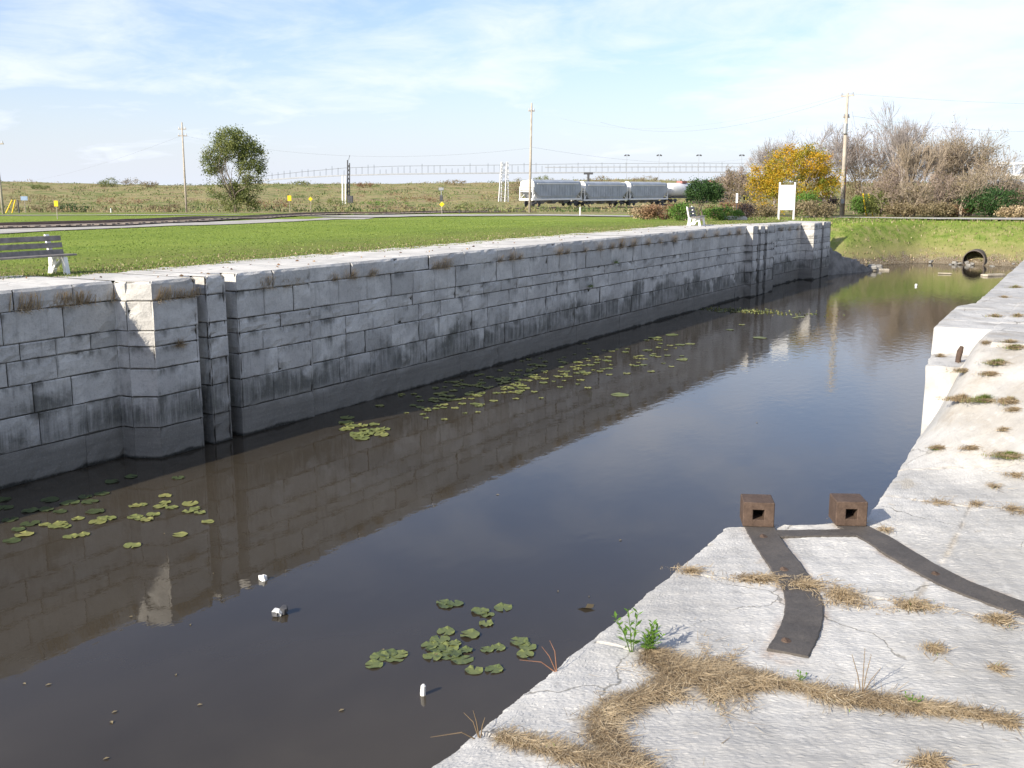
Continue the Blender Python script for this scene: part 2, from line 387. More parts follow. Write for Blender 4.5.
# earth at the foot of the bank
zf = t.math('ADD', P[2], t.math('MULTIPLY', t.math('SUBTRACT', g1, .5), 1.6))
earth = t.mix(t.mr(g2, .4, .62), (.12, .085, .05), (.30, .26, .19))
bank = t.mix(t.mr(zf, -1.7, -2.5, 0, .75), bank, (.28, .25, .11)); bank = t.mix(t.mr(zf, -2.45, -3.0), bank, earth)
c = t.mix(t.mr(t.math('ADD', zone, t.math('MULTIPLY', t.math('SUBTRACT', g1, .5), .25)), .35, .55), lawn, field)
isbank = t.math('MULTIPLY', t.mr(P[2], -.66, -1.0), t.mr(P[1], 82, 80.5))
c = t.mix(isbank, c, bank)
c = t.mix(t.mr(t.math('ADD', P[2], t.math('MULTIPLY', g1, .1)), -3.15, -3.3), c, (.055, .045, .03))
t.bump(t.math('ADD', g2, t.math('MULTIPLY', t.noise(t.pos, 45, 3), .6)), .9, .06)
M['ground'] = t.out(c, .95, .1)
# water --------------------------------------------------------------
t = NT('canal_water')
wv = t.noise(t.map(t.pos, (3.2, 1.7, 1), (0, 0, 0), (0, 0, .4)), 1.6, 3, .5); wv2 = t.noise(t.pos, 9, 2, .5); wv3 = t.noise(t.map(t.pos, (.35, .16, 1)), 1, 3)
calm = t.mr(t.sep(t.pos)[1], 14, 40, .25, 1.0)
hgt = t.math('MULTIPLY', t.math('ADD', wv, t.math('MULTIPLY', wv2, .22)), calm)
t.bump(hgt, .16, .03)
mud = t.mix(t.mr(wv3, .35, .7), (.038, .031, .022), (.052, .043, .031))
M['water'] = t.out(mud, .015, .5); t.b.inputs['IOR'].default_value = 1.333
# assorted --------------------------------------------------------------
M['gravel'] = simple('pale_gravel', (.40, .375, .33), .95, .2, .8, .5, bd=.02)
M['road'] = simple('road_asphalt', (.26, .25, .235), .95, .2, .3, .3)
M['ballast'] = simple('rail_ballast', (.22, .185, .16), .95, .4, .8, .8, bd=.05)
M['rail'] = simple('rail_steel', (.16, .11, .09), .55, .2, 2, .1, metal=.3)
M['tie'] = simple('timber_sleeper', (.17, .145, .125), .9, .3, 2)
t = NT('rusty_iron'); n = t.noise(t.obj, 9, 7, .7); n2_ = t.noise(t.obj, 60, 4, .7)
c = t.ramp(t.math('ADD', t.math('MULTIPLY', n, .6), t.math('MULTIPLY', n2_, .4)), [(.3, (.045, .029, .021)), (.5, (.088, .058, .042)), (.68, (.14, .095, .068))])
t.bump(t.math('ADD', n, n2_), .6, .006); M['rust'] = t.out(c, .8, .3)
t = NT('strap_iron'); n = t.noise(t.pos, 5, 7, .7); n2_ = t.noise(t.pos, 55, 5, .7)
c = t.ramp(t.math('ADD', t.math('MULTIPLY', n, .55), t.math('MULTIPLY', n2_, .45)), [(.3, (.048, .042, .037)), (.48, (.078, .069, .061)), (.60, (.105, .092, .080)), (.72, (.15, .10, .07))])
t.bump(t.math('ADD', t.math('MULTIPLY', n, 1.2), n2_), .6, .006); M['strap'] = t.out(c, .72, .35)
M['hole'] = simple('socket_dark', (.012, .010, .009), .95, .1, 3, 0)
M['plank_grey'] = simple('weathered_grey_timber', (.23, .205, .185), .8, .25, 6, .3)
M['white_conc'] = simple('white_painted_concrete', (.78, .77, .73), .8, .08, 4, .3)
M['white'] = simple('white_paint', (.80, .80, .79), .5, .04, 2, 0)
M['bark'] = simple('bark', (.14, .115, .09), .95, .35, 5, .7, bd=.03)
M['barkgrey'] = simple('grey_twigs', (.31, .27, .245), .95, .3, 5, .3)
M['barkbrown'] = simple('brown_twigs', (.30, .235, .19), .95, .3, 5, .3)
M['barktan'] = simple('tan_twigs', (.35, .285, .215), .95, .3, 5, .3)
M['pole'] = simple('weathered_pole_wood', (.40, .35, .29), .85, .2, 1.5, .3)
M['steelgrey'] = simple('galvanised_steel', (.34, .35, .36), .5, .1, 2, 0, metal=.4)
M['steeldark'] = simple('dark_steel', (.07, .07, .075), .6, .2, 2, 0)
M['wire'] = simple('wire_metal', (.22, .22, .24), .6, .1, 2, 0)
M['yellow'] = simple('yellow_paint', (.75, .52, .02), .5, .1, 3, 0)
M['bluegrey'] = simple('blue_grey_paint', (.25, .33, .45), .5, .1, 3, 0)
M['carbody'] = simple('hopper_grey_paint', (.37, .40, .44), .5, .14, .6, .1)  # blue-grey tone holds the shade on the car sides
M['carend'] = simple('hopper_white_paint', (.78, .77, .74), .5, .08, .6, 0)  # white trim; on the end caps it paints in the sunlight
M['carwhite'] = simple('tank_white_paint', (.66, .66, .66), .5, .08, .6, 0)
M['carred'] = simple('faded_red_paint', (.34, .14, .12), .6, .1, 1, 0)
M['concrete'] = simple('old_concrete', (.42, .40, .36), .9, .15, 2, .4)
M['corr'] = simple('corrugated_pipe_metal', (.12, .10, .085), .7, .25, 3, .2, metal=.2)
M['corrin'] = simple('pipe_lining_rust', (.014, .010, .010), .9, .3, 3, .2)  # near-black lining paints in the darkness inside the pipe
M['oldwood'] = simple('bleached_board', (.42, .37, .29), .9, .2, 3, .4)
M['rock'] = simple('rubble_stone', (.22, .21, .19), .95, .3, 2, .7, bd=.04)
M['lily'] = foliage('lily_pad_leaf', [(.1, (.05, .065, .028)), (.35, (.09, .115, .045)), (.6, (.16, .18, .06)), (.8, (.24, .235, .08)), (1, (.29, .235, .10))], .05, .45)
M['straw'] = foliage('dry_straw_grass', [(0, (.10, .07, .045)), (.3, (.29, .215, .13)), (.6, (.47, .36, .22)), (.85, (.58, .47, .31)), (1, (.66, .58, .43))], .2, .8)
M['greenblade'] = foliage('green_grass_blade', [(0, (.09, .13, .03)), (.5, (.17, .24, .05)), (1, (.30, .36, .10))], .3, .7)
M['leafgreen'] = foliage('fresh_green_leaf', [(0, (.07, .14, .02)), (.5, (.14, .26, .04)), (1, (.28, .40, .08))], .3, .5)
M['stemred'] = simple('reddish_stem', (.20, .10, .06), .8, .2, 8, 0)
M['willow'] = foliage('olive_leaf', [(0, (.07, .09, .03)), (.35, (.12, .15, .045)), (.65, (.20, .22, .07)), (1, (.28, .27, .10))], .3)
M['gold'] = foliage('golden_leaf', [(0, (.10, .14, .02)), (.3, (.24, .25, .035)), (.5, (.46, .31, .03)), (.75, (.62, .36, .03)), (1, (.60, .27, .03))], .35)
M['cedar'] = foliage('dark_evergreen_leaf', [(0, (.018, .04, .015)), (.5, (.035, .075, .022)), (1, (.065, .12, .03))], .1)
M['juniper'] = foliage('juniper_leaf', [(0, (.05, .10, .02)), (.5, (.10, .19, .035)), (1, (.17, .27, .05))], .2)
M['russet'] = foliage('russet_leaf', [(0, (.10, .055, .035)), (.5, (.22, .13, .075)), (1, (.36, .24, .13))], .25)
M['plumleaf'] = foliage('dark_plum_leaf', [(0, (.025, .018, .022)), (.5, (.05, .038, .04)), (1, (.08, .06, .05))], .1)
M['weeds'] = foliage('weed_leaf', [(0, (.045, .08, .028)), (.25, (.10, .14, .045)), (.5, (.19, .21, .08)), (.7, (.28, .24, .12)), (.85, (.24, .17, .10)), (1, (.40, .34, .21))], .25)
M['brownleaf'] = foliage('brown_autumn_leaf', [(0, (.12, .095, .055)), (.5, (.22, .175, .10)), (1, (.33, .27, .16))], .25)

# ------------------------------------------------------------------ ground, water, paths
nx, ny = len(GX), len(GY)
gv = np.stack([XX.ravel(), YY.ravel(), GZ.ravel()], 1)
ii, jj = np.meshgrid(np.arange(nx-1), np.arange(ny-1)); a = (jj*nx+ii).ravel()
gf = np.stack([a, a+1, a+nx+1, a+nx], 1)
me = bpy.data.meshes.new('ground'); me.from_pydata(gv.tolist(), [], gf.tolist())
ss = XX*ey.x+YY*ey.y; latg = XX*ex.x+YY*ex.y
edge = np.interp(latg, [-200, -60, 0, 12, 24, 30, 60, 200], [118, 116, 106, 100, 90, 88, 92, 120])
zone = np.clip((ss-edge)/8+.5, 0, 1)
atz = me.attributes.new('zone', 'FLOAT', 'POINT'); atz.data.foreach_set('value', zone.ravel())
me.polygons.foreach_set('use_smooth', [True]*len(gf)); me.materials.append(M['ground']); me.update()
o = bpy.data.objects.new('ground', me); col.objects.link(o); tag(o, kind='structure')
WZ = -3.28
mb = MB(); mb.quad([(-17.05, -44.5, WZ), (.8, -44.5, WZ), (.8, 76.5, WZ), (-17.05, 76.5, WZ)]); mb.quad([(-24, 58, WZ), (-17.05, 58, WZ), (-17.05, 76.5, WZ), (-24, 76.5, WZ)])
tag(mb.build('canal_water', M['water']), kind='structure')
def ribbon(name, pts, wid, mat, lift=.05, kind='structure', step=1.2):
    P = [Vector((p[0], p[1], 0)) for p in pts]; out = []
    for i in range(len(P)-1):
        n = max(1, int((P[i+1]-P[i]).length/step))
        for k in range(n): out.append(P[i].lerp(P[i+1], k/n))
    out.append(P[-1])
    if not hasattr(wid, '__len__'): wid = [wid, wid]
    mb = MB(); L = None
    nW = max(1, int(max(wid)/2))
    for i, p in enumerate(out):
        d = (out[min(i+1, len(out)-1)]-out[max(i-1, 0)]).normalized(); n = Vector((-d.y, d.x, 0)); wd = wid[0]+(wid[1]-wid[0])*i/len(out)
        row = []
        for k in range(nW+1):
            e = (k/nW-.5)*(wd+(.16*math.sin(i*1.7+k)+.1*math.sin(i*.61) if k in (0, nW) else 0)); q = p+n*e
            row.append((q.x, q.y, gz(q.x, q.y)+lift-(0.0 if 0 < k < nW else .0)))
        b = len(mb.v); mb.v += row
        if i:
            for k in range(nW): mb.f.append((b-nW-1+k, b-nW+k, b+k+1, b+k)); mb.m.append(0); mb.c.append(None)
    o = mb.build(name, mat); 
    if kind: tag(o, kind=kind)
    return o
def bez(pts, n=6):
    P = [Vector((p[0], p[1], 0)) for p in pts]; P = [P[0]*2-P[1]]+P+[P[-1]*2-P[-2]]; o = []
    for i in range(1, len(P)-2):
        for k in range(n):
            u = k/n; o.append(.5*((2*P[i])+(-P[i-1]+P[i+1])*u+(2*P[i-1]-5*P[i]+4*P[i+1]-P[i+2])*u*u+(-P[i-1]+3*P[i]-3*P[i+1]+P[i+2])*u**3))
    o.append(P[-2]); return o
pathL = [gp(-160, 240), gp(0, 232), gp(130, 226.3), gp(260, 221.8), gp(350, 218)]
ribbon('footpath', bez(pathL), [3.4, 4.2], M['gravel'], .03)
ribbon('road', bez([gp(335, 217.5), gp(400, 216.2), gp(450, 215.8), gp(520, 215.6), gp(580, 216), gp(650, 217)]), [8.5, 4.5], M['gravel'], .07)
ribbon('far_road', bez([gp(-60, 215.8), gp(60, 215.6), gp(160, 215.2), gp(240, 214.8)]), 2.2, M['gravel'], .05)
pr = [gs(800, 81.5)]+[gs(x, s) for x, s in ((850, 80.), (900, 78), (960, 76), (1030, 74.5), (1100, 74))]
ribbon('embankment_path', bez(pr), 3.2, M['gravel'], .13)
# railway siding ------------------------------------------------------------
S0 = 185.; cA = ex*(.0206*S0)+ey*S0; tdir = (ex*.0524+ey*.0677).normalized()
tr_near = bez([gp(-120, 231), gp(0, 228.6), gp(60, 227), gp(130, 224.4), gp(200, 220.6), gp(262, 217.8), gp(330, 214.8), gp(430, 213.2), gp(530, 212)])
tk = [Vector((p.x, p.y, 0)) for p in tr_near]
def track(pts, name):
    ribbon(name+'_bed', pts, 2.8, M['ballast'], .08)
    tn = empty('railway_track', (pts[0][0], pts[0][1], 0))
    P = [Vector((p[0], p[1], 0)) for p in pts]; out = []
    for i in range(len(P)-1):
        n = max(1, int((P[i+1]-P[i]).length/1.3))
        for k in range(n): out.append(P[i].lerp(P[i+1], k/n))
    mt = MB(); base = Vector((pts[0][0], pts[0][1], 0))
    for sg in (-1, 1):
        mr_ = MB(); pp = []
        for i, p in enumerate(out[:-1]):
            d = (out[i+1]-p).normalized(); n = Vector((-d.y, d.x, 0)); q = p+n*.72*sg
            pp.append((q.x-base.x, q.y-base.y, gz(q.x, q.y)+.19))
        mr_.tube(pp, .055, 4); mr_.build('rail', M['rail'], tn)
    for i, p in enumerate(out[:-1]):
        d = (out[i+1]-p).normalized(); mt.box((p.x-base.x, p.y-base.y, gz(p.x, p.y)+.045), (2.3, .22, .14), rz=math.atan2(d.y, d.x)+math.pi/2)
    tag(mt.build('sleepers', M['tie'], tn), kind='stuff')
    return tn
tag(track(tk, 'siding'), 'dark railway track curving behind the gravel footpath across the lawn', 'railway track')
tk2 = [Vector((cA+tdir*u).to_tuple()) for u in (-14, 10, 30, 50, 70, 92)]
tag(track(tk2, 'freight_siding'), 'far railway track running under the row of hopper cars', 'railway track')

# ------------------------------------------------------------------ lock walls
COURSE = [0, -.36, -.90, -1.19, -1.60, -2.12, -2.70, -3.28, -4.3]
def drop(y): return -.22*min(max((y-44)/14, 0), 1)
def wall_strip(mb, bk, p0, p1, ztop=0., courses=COURSE, lens=(.65, 1.25), pos0=0., seedshift=0, first=0):
    p0 = Vector((*p0, 0)); p1 = Vector((*p1, 0)); d = (p1-p0); L = d.length; d.normalize(); n = Vector((d.y, -d.x, 0))
    for ci in range(first, len(courses)-1):
        zt, zb = courses[ci], courses[ci+1]
        u = 0.; r = random.Random(int(abs(p0.y)*97+abs(p0.x)*13)*31+ci)
        while u < L-1e-4:
            l = r.uniform(*lens)*(1.4 if ci == 0 else 1); 
            if L-(u+l) < .45: l = L-u
            if ci >= 6: l = min(L-u, l*3)
            g = r.uniform(.004, .009) if ci < 6 else .002; bv = .02 if ci < 6 else .004
            off = r.uniform(-.016, .014) if ci < 6 else 0; tone = min(1, max(0, r.gauss(.45, .27)))
            j = lambda: r.uniform(-.008, .008)
            a0, a1 = u+(g if u > 0 else 0), u+l-(g if u+l < L-1e-4 else 0)
            def pt(uu, zz_, dep):
                q = p0+d*uu+n*(off-dep); return (q.x, q.y, zz_+drop(q.y)*(1+zz_/3.28) if zz_ > -3.28 else zz_)
            t0, b0 = zt-(g if ci else 0), zb+g
            # chamfered block face subdivided for an uneven worn edge
            nu = max(2, int((a1-a0)/.18)); nz = 3
            us = [a0]+[a0+bv+(a1-a0-2*bv)*k/nu for k in range(nu+1)]+[a1]
            zs = [b0]+[b0+bv+(t0-b0-2*bv)*k/nz for k in range(nz+1)]+[t0]
            if ci == 0: zs[-1] = t0; zs[-2] = t0-.05
            base = len(mb.v); W = len(us)
            for b_, zq in enumerate(zs):
                for a_, uq in enumerate(us):
                    eu = a_ in (0, W-1); ez = b_ in (0, len(zs)-1)
                    dep = (.03 if ci < 6 else .006) if (eu and (0 < b_ < len(zs)-1)) else ((.028 if ci < 6 else .006) if ez else r.uniform(-.006, .006)+(.018*max(0, r.gauss(0, 1)) if (a_ in (1, W-2) or b_ in (1, len(zs)-2)) else 0))
                    if eu and (uq < 1e-4 or uq > L-1e-4): dep = 0.0
                    if ci == 0 and b_ == len(zs)-1: dep = .05
                    mb.v.append(pt(uq, zq+(0 if ez or eu else j()), dep))
            for b_ in range(len(zs)-1):
                for a_ in range(W-1):
                    q = base+b_*W+a_; mb.f.append((q, q+1, q+W+1, q+W)); mb.m.append(0); mb.c.append(tone)
            u += l
    q0 = p0-n*.045; q1 = p1-n*.045
    zt = courses[first]-.02+ztop
    bk.quad([(q0.x, q0.y, -4.3), (q1.x, q1.y, -4.3), (q1.x, q1.y, zt+drop(q1.y)), (q0.x, q0.y, zt+drop(q0.y))])
def coping_top(mb, x_face, x_back, y0, y1, lens=(1.1, 1.9), seed=3, zt=0.):
    r = random.Random(seed); y = y0
    while y < y1-1e-3:
        l = r.uniform(*lens)
        if y1-(y+l) < .6: l = y1-y
        g = .008; tone = r.random(); ya, yb = y+g, y+l-g; xf = x_face-.049
        z0 = drop(y)+zt+r.uniform(-.006, .008)
        nxs = 7; nys = max(2, int(l/.3)); base = len(mb.v)
        for j in range(nys+1):
            for i in range(nxs+1):
                xx = xf+(x_back-xf)*i/nxs; yq = ya+(yb-ya)*j/nys
                e = .012 if (j in (0, nys) or i == 0) else 0
                xb = r.uniform(-.12, .12) if i == nxs else 0
                mb.v.append((xx+xb, yq, z0-(drop(y)-drop(yq))-e+(r.uniform(-.006, .006) if not e else 0)))
        for j in range(nys):
            for i in range(nxs):
                q = base+j*(nxs+1)+i; mb.f.append((q+1, q, q+nxs+1, q+nxs+2)); mb.m.append(1); mb.c.append(tone)
        y += l
def left_wall():
    mb, bk = MB(), MB()
    XR, XP = -15.85, -15.15
    prof = [(XR, -44), (XR, 12.72), (XP-.42, 12.74), (XP, 12.98), (XP, 14.02), (XP-.4, 14.02), (XP-.4, 14.28), (XP, 14.28), (XP, 14.76), (XP-.4, 14.76), (XP-.4, 15.06), (XP, 15.06), (XP+.02, 17.2), (XP-.04, 17.21),
            (-15.22, 46.9), (-14.92, 46.92), (-14.92, 47.75), (-15.25, 47.75), (-15.25, 48.05), (-14.92, 48.05), (-14.92, 48.75), (-15.25, 48.75), (-15.25, 49.05), (-14.92, 49.05), (-14.95, 50.4), (-15.65, 50.4), (-15.65, 57.6), (-14.95, 57.62), (-14.95, 59.3), (-15.25, 59.3), (-15.25, 59.6), (-14.95, 59.6), (-14.95, 61.2), (-17.2, 61.2)]
    for a_, b_ in zip(prof[:-1], prof[1:]):
        wall_strip(mb, bk, a_, b_)
    # coping tops, piece by piece behind each face
    XB = -17.6
    for (x, y0, y1) in ((XR, -20, 12.74), (XP, 13.0, 14.02), (XP-.4, 14.02, 14.28), (XP, 14.28, 14.76), (XP-.4, 14.76, 15.06), (XP, 15.06, 17.2), (XP-.06, 17.21, 46.9), (-14.92, 46.92, 47.75), (-15.25, 47.75, 48.05), (-14.92, 48.05, 48.75), (-15.25, 48.75, 49.05), (-14.92, 49.05, 50.4), (-15.65, 50.4, 57.6), (-14.95, 57.62, 59.3), (-15.25, 59.3, 59.6), (-14.95, 59.6, 61.2)):
        coping_top(mb, x, (XB if y0 > 0 else -18.35)+.2*math.sin(y0), y0, y1, seed=int(y0*7)+5)
    # chamfer corner top of near pier
    z = -.002
    mb.quad([(XB, 12.74, z), (XP-.45, 12.78, z), (XP-.04, 13.01, z), (XB, 13.01, z)], 1, .6)
    bk.quad([(-17.2, 61.15, -4.3), (-17.2, 61.15, -.3), (-17.2, -44, -.03), (-17.2, -44, -4.3)])
    o = mb.build('lock_wall', [M['wall'], M['coping']])
    tag(o, 'long grey stained limestone block wall along the far side of the lock', 'lock wall')
    bk.build('mortar_core', M['joint'], o)
left_wall()

# right side: sunken gate platform, pier and coping in one worn stone surface --------------------------
PZ = -1.08
def sm(v): v = np.clip(v, 0, 1); return v*v*(3-2*v)
def edgeX(Y):
    x = np.interp(Y, [-40, 0, 8.0, 8.25, 8.5, 8.62, 8.66, 8.95, 12.499, 12.5, 13.6, 16.3, 16.75, 29, 60, 75], [-2.70, -2.70, -2.66, -2.36, -2.02, -1.92, -1.86, -1.74, -1.86, -1.90, -2.02, -2.13, -1.94, -2.25, -2.5, -2.6])
    return x
slots = [  # joints of the platform (x, y) polylines, half width, depth
    ([(-2.62, 6.83), (-2.2, 6.9), (-1.6, 7.0), (-.98, 7.09), (-.38, 7.08), (1.5, 7.12)], .012, .03),
    ([(-2.62, 5.47), (-2.1, 5.48), (-1.71, 5.47), (-.9, 5.6), (-.26, 5.66), (1.5, 5.7)], .02, .05),
    ([(-2.62, 4.17), (-1.99, 4.23), (-1.0, 4.2), (1.5, 4.3)], .015, .04),
    ([(-1.9, 4.2), (-2.2, 4.8), (-2.05, 5.4)], .02, .04),
    ([(-1.9, 9.6), (-1.27, 9.62), (-.5, 9.7), (1.5, 9.7)], .012, .03),
    ([(-1.9, 10.6), (-1.1, 10.7), (-.3, 10.75), (1.5, 10.7)], .012, .03),
    ([(-1.05, 7.1), (-1.0, 8.2), (-1.02, 9.65)], .008, .015)]
def right_grid(Y, nx_, u_pow=1.6, xr=1.6):
    Y = np.asarray(Y); u = np.linspace(0, 1, nx_)**u_pow
    e = edgeX(Y); rs = np.random.RandomState(4)
    jag = np.interp(np.arange(len(Y)), np.arange(0, len(Y)+6, 6), rs.normal(0, .006, len(np.arange(0, len(Y)+6, 6))))+rs.normal(0, .0025, len(Y))
    jag = np.where((Y > 7.95) & (Y < 8.9), jag*3.2, jag)
    e = e+jag
    Xg = e[:, None]+(xr-e)[:, None]*u[None, :]; Yg = np.repeat(Y[:, None], nx_, 1)
    ramp = sm((Yg-10.2-.15*np.sin(Xg*3))/2.6)*sm((Xg+1.93)/.6+.0)
    tiers = ramp
    zr = PZ-PZ*tiers
    far = np.where(Yg < 13.6, np.maximum(-.33, zr), np.maximum(-.01, zr))
    farx = np.where((Yg < 13.6), np.where(Xg < -1.25, far, -.01+0*far), far)
    Z = np.where(Yg >= 12.5, np.maximum(farx, zr), zr)
    d_edge = Xg-e[:, None]
    Z = Z-.014*np.exp(-(d_edge/.012)**2)-.012*np.exp(-(d_edge/.05)**2)
    noi = .004*np.sin(Xg*7+1.5*np.sin(Yg*4))+.003*np.sin(Yg*11+2*np.sin(Xg*6))+.0012*np.sin(Xg*31+Yg*17)+.0012*np.sin(Yg*41-Xg*23)
    noi += np.random.RandomState(9).normal(0, .0011, Z.shape)
    Z = Z+noi*np.where(Yg > 11, 1.0, 1)+.012*np.sin(Yg*1.3+Xg)*.5
    for poly, hw, dep in slots:
        D = np.full(Xg.shape, 9.)
        for (x0, y0), (x1, y1) in zip(poly[:-1], poly[1:]):
            dx, dy = x1-x0, y1-y0; tt = np.clip(((Xg-x0)*dx+(Yg-y0)*dy)/(dx*dx+dy*dy), 0, 1)
            D = np.minimum(D, np.hypot(Xg-x0-tt*dx, Yg-y0-tt*dy)+.004*np.sin(Xg*40+Yg*23))
        Z = Z-dep*.45*np.clip(1-(D-hw*.35)/.006, 0, 1)*(Yg < 12.4)
    # joints of the coping beyond
    yj = 14.4
    for k in range(26):
        Z = Z-.02*np.clip(1-np.abs(Yg-yj)/.02, 0, 1)*(Yg > 13.7); yj += [1.5, 1.9, 1.3, 2.1][k % 4]
    Z = Z-.02*np.clip(1-np.abs(Xg+.75)/.02, 0, 1)*(Yg > 13.7)
    return Xg, Yg, Z
Yl = np.concatenate([np.linspace(-40, 1.8, 60, endpoint=False), np.linspace(1.8, 9.6, 560, endpoint=False), np.linspace(9.6, 12.498, 150), np.linspace(12.5, 13.597, 45), np.linspace(13.6, 18, 120, endpoint=False), np.linspace(18, 72, 420)])
Xg, Yg, Zg = right_grid(Yl, 230)
nr, nc = Xg.shape
rv = np.stack([Xg.ravel(), Yg.ravel(), Zg.ravel()], 1).tolist()
ii, jj = np.meshgrid(np.arange(nc-1), np.arange(nr-1)); a = (jj*nc+ii).ravel()
rf = np.stack([a, a+1, a+nc+1, a+nc], 1).tolist()
# vertical skirt down the canal face
bs = len(rv)
zs_ = [-.5, -1.4, -1.9, -2.5, -3.1, -4.4]
for k, zz_ in enumerate(zs_):
    for j in range(nr): rv.append((float(Xg[j, 0])+(.012 if k == 0 else .0), float(Yg[j, 0]), min(float(Zg[j, 0])-.03, zz_-.0) if zz_ > PZ-.1 else zz_))
for k in range(len(zs_)):
    for j in range(nr-1):
        if k == 0: a_, b_ = j*nc, (j+1)*nc
        else: a_, b_ = bs+(k-1)*nr+j, bs+(k-1)*nr+j+1
        c_, d_ = bs+k*nr+j, bs+k*nr+j+1
        rf.append((a_, b_, d_, c_))
me = bpy.data.meshes.new('lock_platform'); me.from_pydata(rv, [], rf)
me.materials.append(M['slab'])
def dist_poly(poly, X, Y):
    D = np.full(X.shape, 9.)
    for (x0, y0), (x1, y1) in zip(poly[:-1], poly[1:]):
        dx, dy = x1-x0, y1-y0; tt = np.clip(((X-x0)*dx+(Y-y0)*dy)/(dx*dx+dy*dy), 0, 1); D = np.minimum(D, np.hypot(X-x0-tt*dx, Y-y0-tt*dy))
    return D
wob_ = .5+.35*np.sin(Xg*9+2*np.sin(Yg*5))+.25*np.sin(Yg*14+Xg*6)
soil = np.zeros(Xg.shape)
for poly, hw, dep in slots: soil = np.maximum(soil, np.clip(1-dist_poly(poly, Xg, Yg)/.035, 0, 1)*.8*np.clip(wob_+.2, 0, 1))
MATS = []
for lst in ([(648, 652, .05), (672, 668, .13), (700, 680, .21), (735, 681, .16), (765, 682, .07), (800, 688, .055), (840, 699, .075), (880, 702, .07), (920, 709, .085), (960, 713, .05), (1018, 724, .055)],
            [(676, 688, .10), (640, 700, .09), (605, 712, .09), (600, 730, .08), (618, 752, .08), (640, 768, .09)], [(498, 737, .035), (530, 745, .045), (600, 764, .05)]):
    for (a_, b_) in zip(lst[:-1], lst[1:]):
        for k in range(4):
            u = k/4; p = pl(a_[0]*(1-u)+b_[0]*u, a_[1]*(1-u)+b_[1]*u, PZ); r_ = (a_[2]*(1-u)+b_[2]*u)*1.25
            soil = np.maximum(soil, np.clip(1.35-np.hypot(Xg-p.x, Yg-p.y)/r_*(.8+.4*wob_), 0, 1))
for (x_, y_, r_) in ((-1.95, 7.02, .07), (-1.7, 7.0, .10), (-1.45, 7.0, .14), (-1.05, 7.05, .12), (-.55, 7.06, .10), (-2.5, 6.86, .08)):
    soil = np.maximum(soil, np.clip(1.2-np.hypot(Xg-x_, (Yg-y_)*1.3)/r_, 0, 1)*.8)
soil = np.maximum(soil, np.clip((Zg-PZ-.06)/.15, 0, 1)*(Yg < 13.55)*(Xg > -1.62)*np.clip(.05+.42*wob_, 0, .5))
soil = np.maximum(soil, np.clip(wob_-.62, 0, 1)*.8*(Yg > 13.8))
rs1 = [(-2.44, 8.14), (-2.24, 7.75), (-1.96, 7.28), (-1.74, 6.86), (-1.625, 6.5), (-1.57, 6.15), (-1.55, 5.87)]
rs2 = [(-1.79, 8.52), (-1.52, 8.27), (-1.17, 7.87), (-.82, 7.55), (-.40, 7.31), (.04, 7.12), (.6, 7.0)]
rust = np.clip(1-(np.minimum(dist_poly(rs1, Xg, Yg), dist_poly(rs2, Xg, Yg))-.12)/.06, 0, 1)*np.clip(wob_+.1, 0, 1)
for nm_, ar_ in (('soil', soil), ('rust', rust)):
    at_ = me.attributes.new(nm_, 'FLOAT', 'POINT'); at_.data.foreach_set('value', np.concatenate([ar_.ravel(), np.zeros(len(rv)-Xg.size)]))
me.update()
o = bpy.data.objects.new('lock_platform', me); col.objects.link(o)
tag(o, 'pale sunlit limestone lock wall and gate platform in the foreground with cracked joints', 'lock wall')
# earth fill at the back of the platform
mb = MB(); mb.box((3.2, 4, -2.4), (3.4, 26, 2.7)); mb.build('retaining_core', M['joint'], o)
def rz_at(x, y):
    j = int(np.argmin(np.abs(Yl-y))); i = int(np.argmin(np.abs(Xg[j]-x))); return float(Zg[j, i])

# ------------------------------------------------------------------ iron anchors and straps
def strap(pts, wid, name, label, thick=.022, holes=(), n=16, cat='iron strap'):
    P = bez(pts, n); mb = MB(); rr = random.Random(3)
    prev = None
    for i, p in enumerate(P):
        d = (P[min(i+1, len(P)-1)]-P[max(i-1, 0)]).normalized(); nn = Vector((-d.y, d.x, 0))
        wl_ = wid/2+.0012*math.sin(i*.9)+rr.uniform(-.002, .002); wr = wid/2+.0012*math.sin(i*.7+2)+rr.uniform(-.003, .002)
        zl = PZ+.018+.0012*math.sin(i*.5)
        a1 = p+nn*wl_; a2 = p-nn*wr
        row = [(a1.x, a1.y, PZ-.02), (a1.x, a1.y, zl-.004), (a1.x-nn.x*.006, a1.y-nn.y*.006, zl), (a2.x+nn.x*.006, a2.y+nn.y*.006, zl), (a2.x, a2.y, zl-.004), (a2.x, a2.y, PZ-.02)]
        b = len(mb.v); mb.v += row
        if prev is not None:
            for k in range(5): mb.f.append((prev+k, prev+k+1, b+k+1, b+k)); mb.m.append(0); mb.c.append(None)
        else: mb.f.append(tuple(b+k for k in range(6))[::-1]); mb.m.append(0); mb.c.append(None)
        prev = b
    mb.f.append(tuple(prev+k for k in range(6))); mb.m.append(0); mb.c.append(None)
    o = mb.build(name, M['strap']); tag(o, label, cat, 'iron straps set in the platform')
    for (hx, hy) in holes:
        hb = MB(); hb.tube([(hx, hy, PZ+.014), (hx, hy, PZ+.024), (hx+.003, hy, PZ+.029)], [.034, .030, .016], 9)
        hb.build('bolt', M['rust'], o)
    return o
s1 = [(-2.44, 8.14), (-2.24, 7.75), (-1.96, 7.28), (-1.74, 6.86), (-1.625, 6.5), (-1.57, 6.15), (-1.55, 5.87)]
strap(s1, .245, 'iron_strap', 'short dark curved iron strap crossed by a tuft of dry grass', holes=((-2.31, 7.86), (-1.96, 7.22), (-1.60, 6.02)))
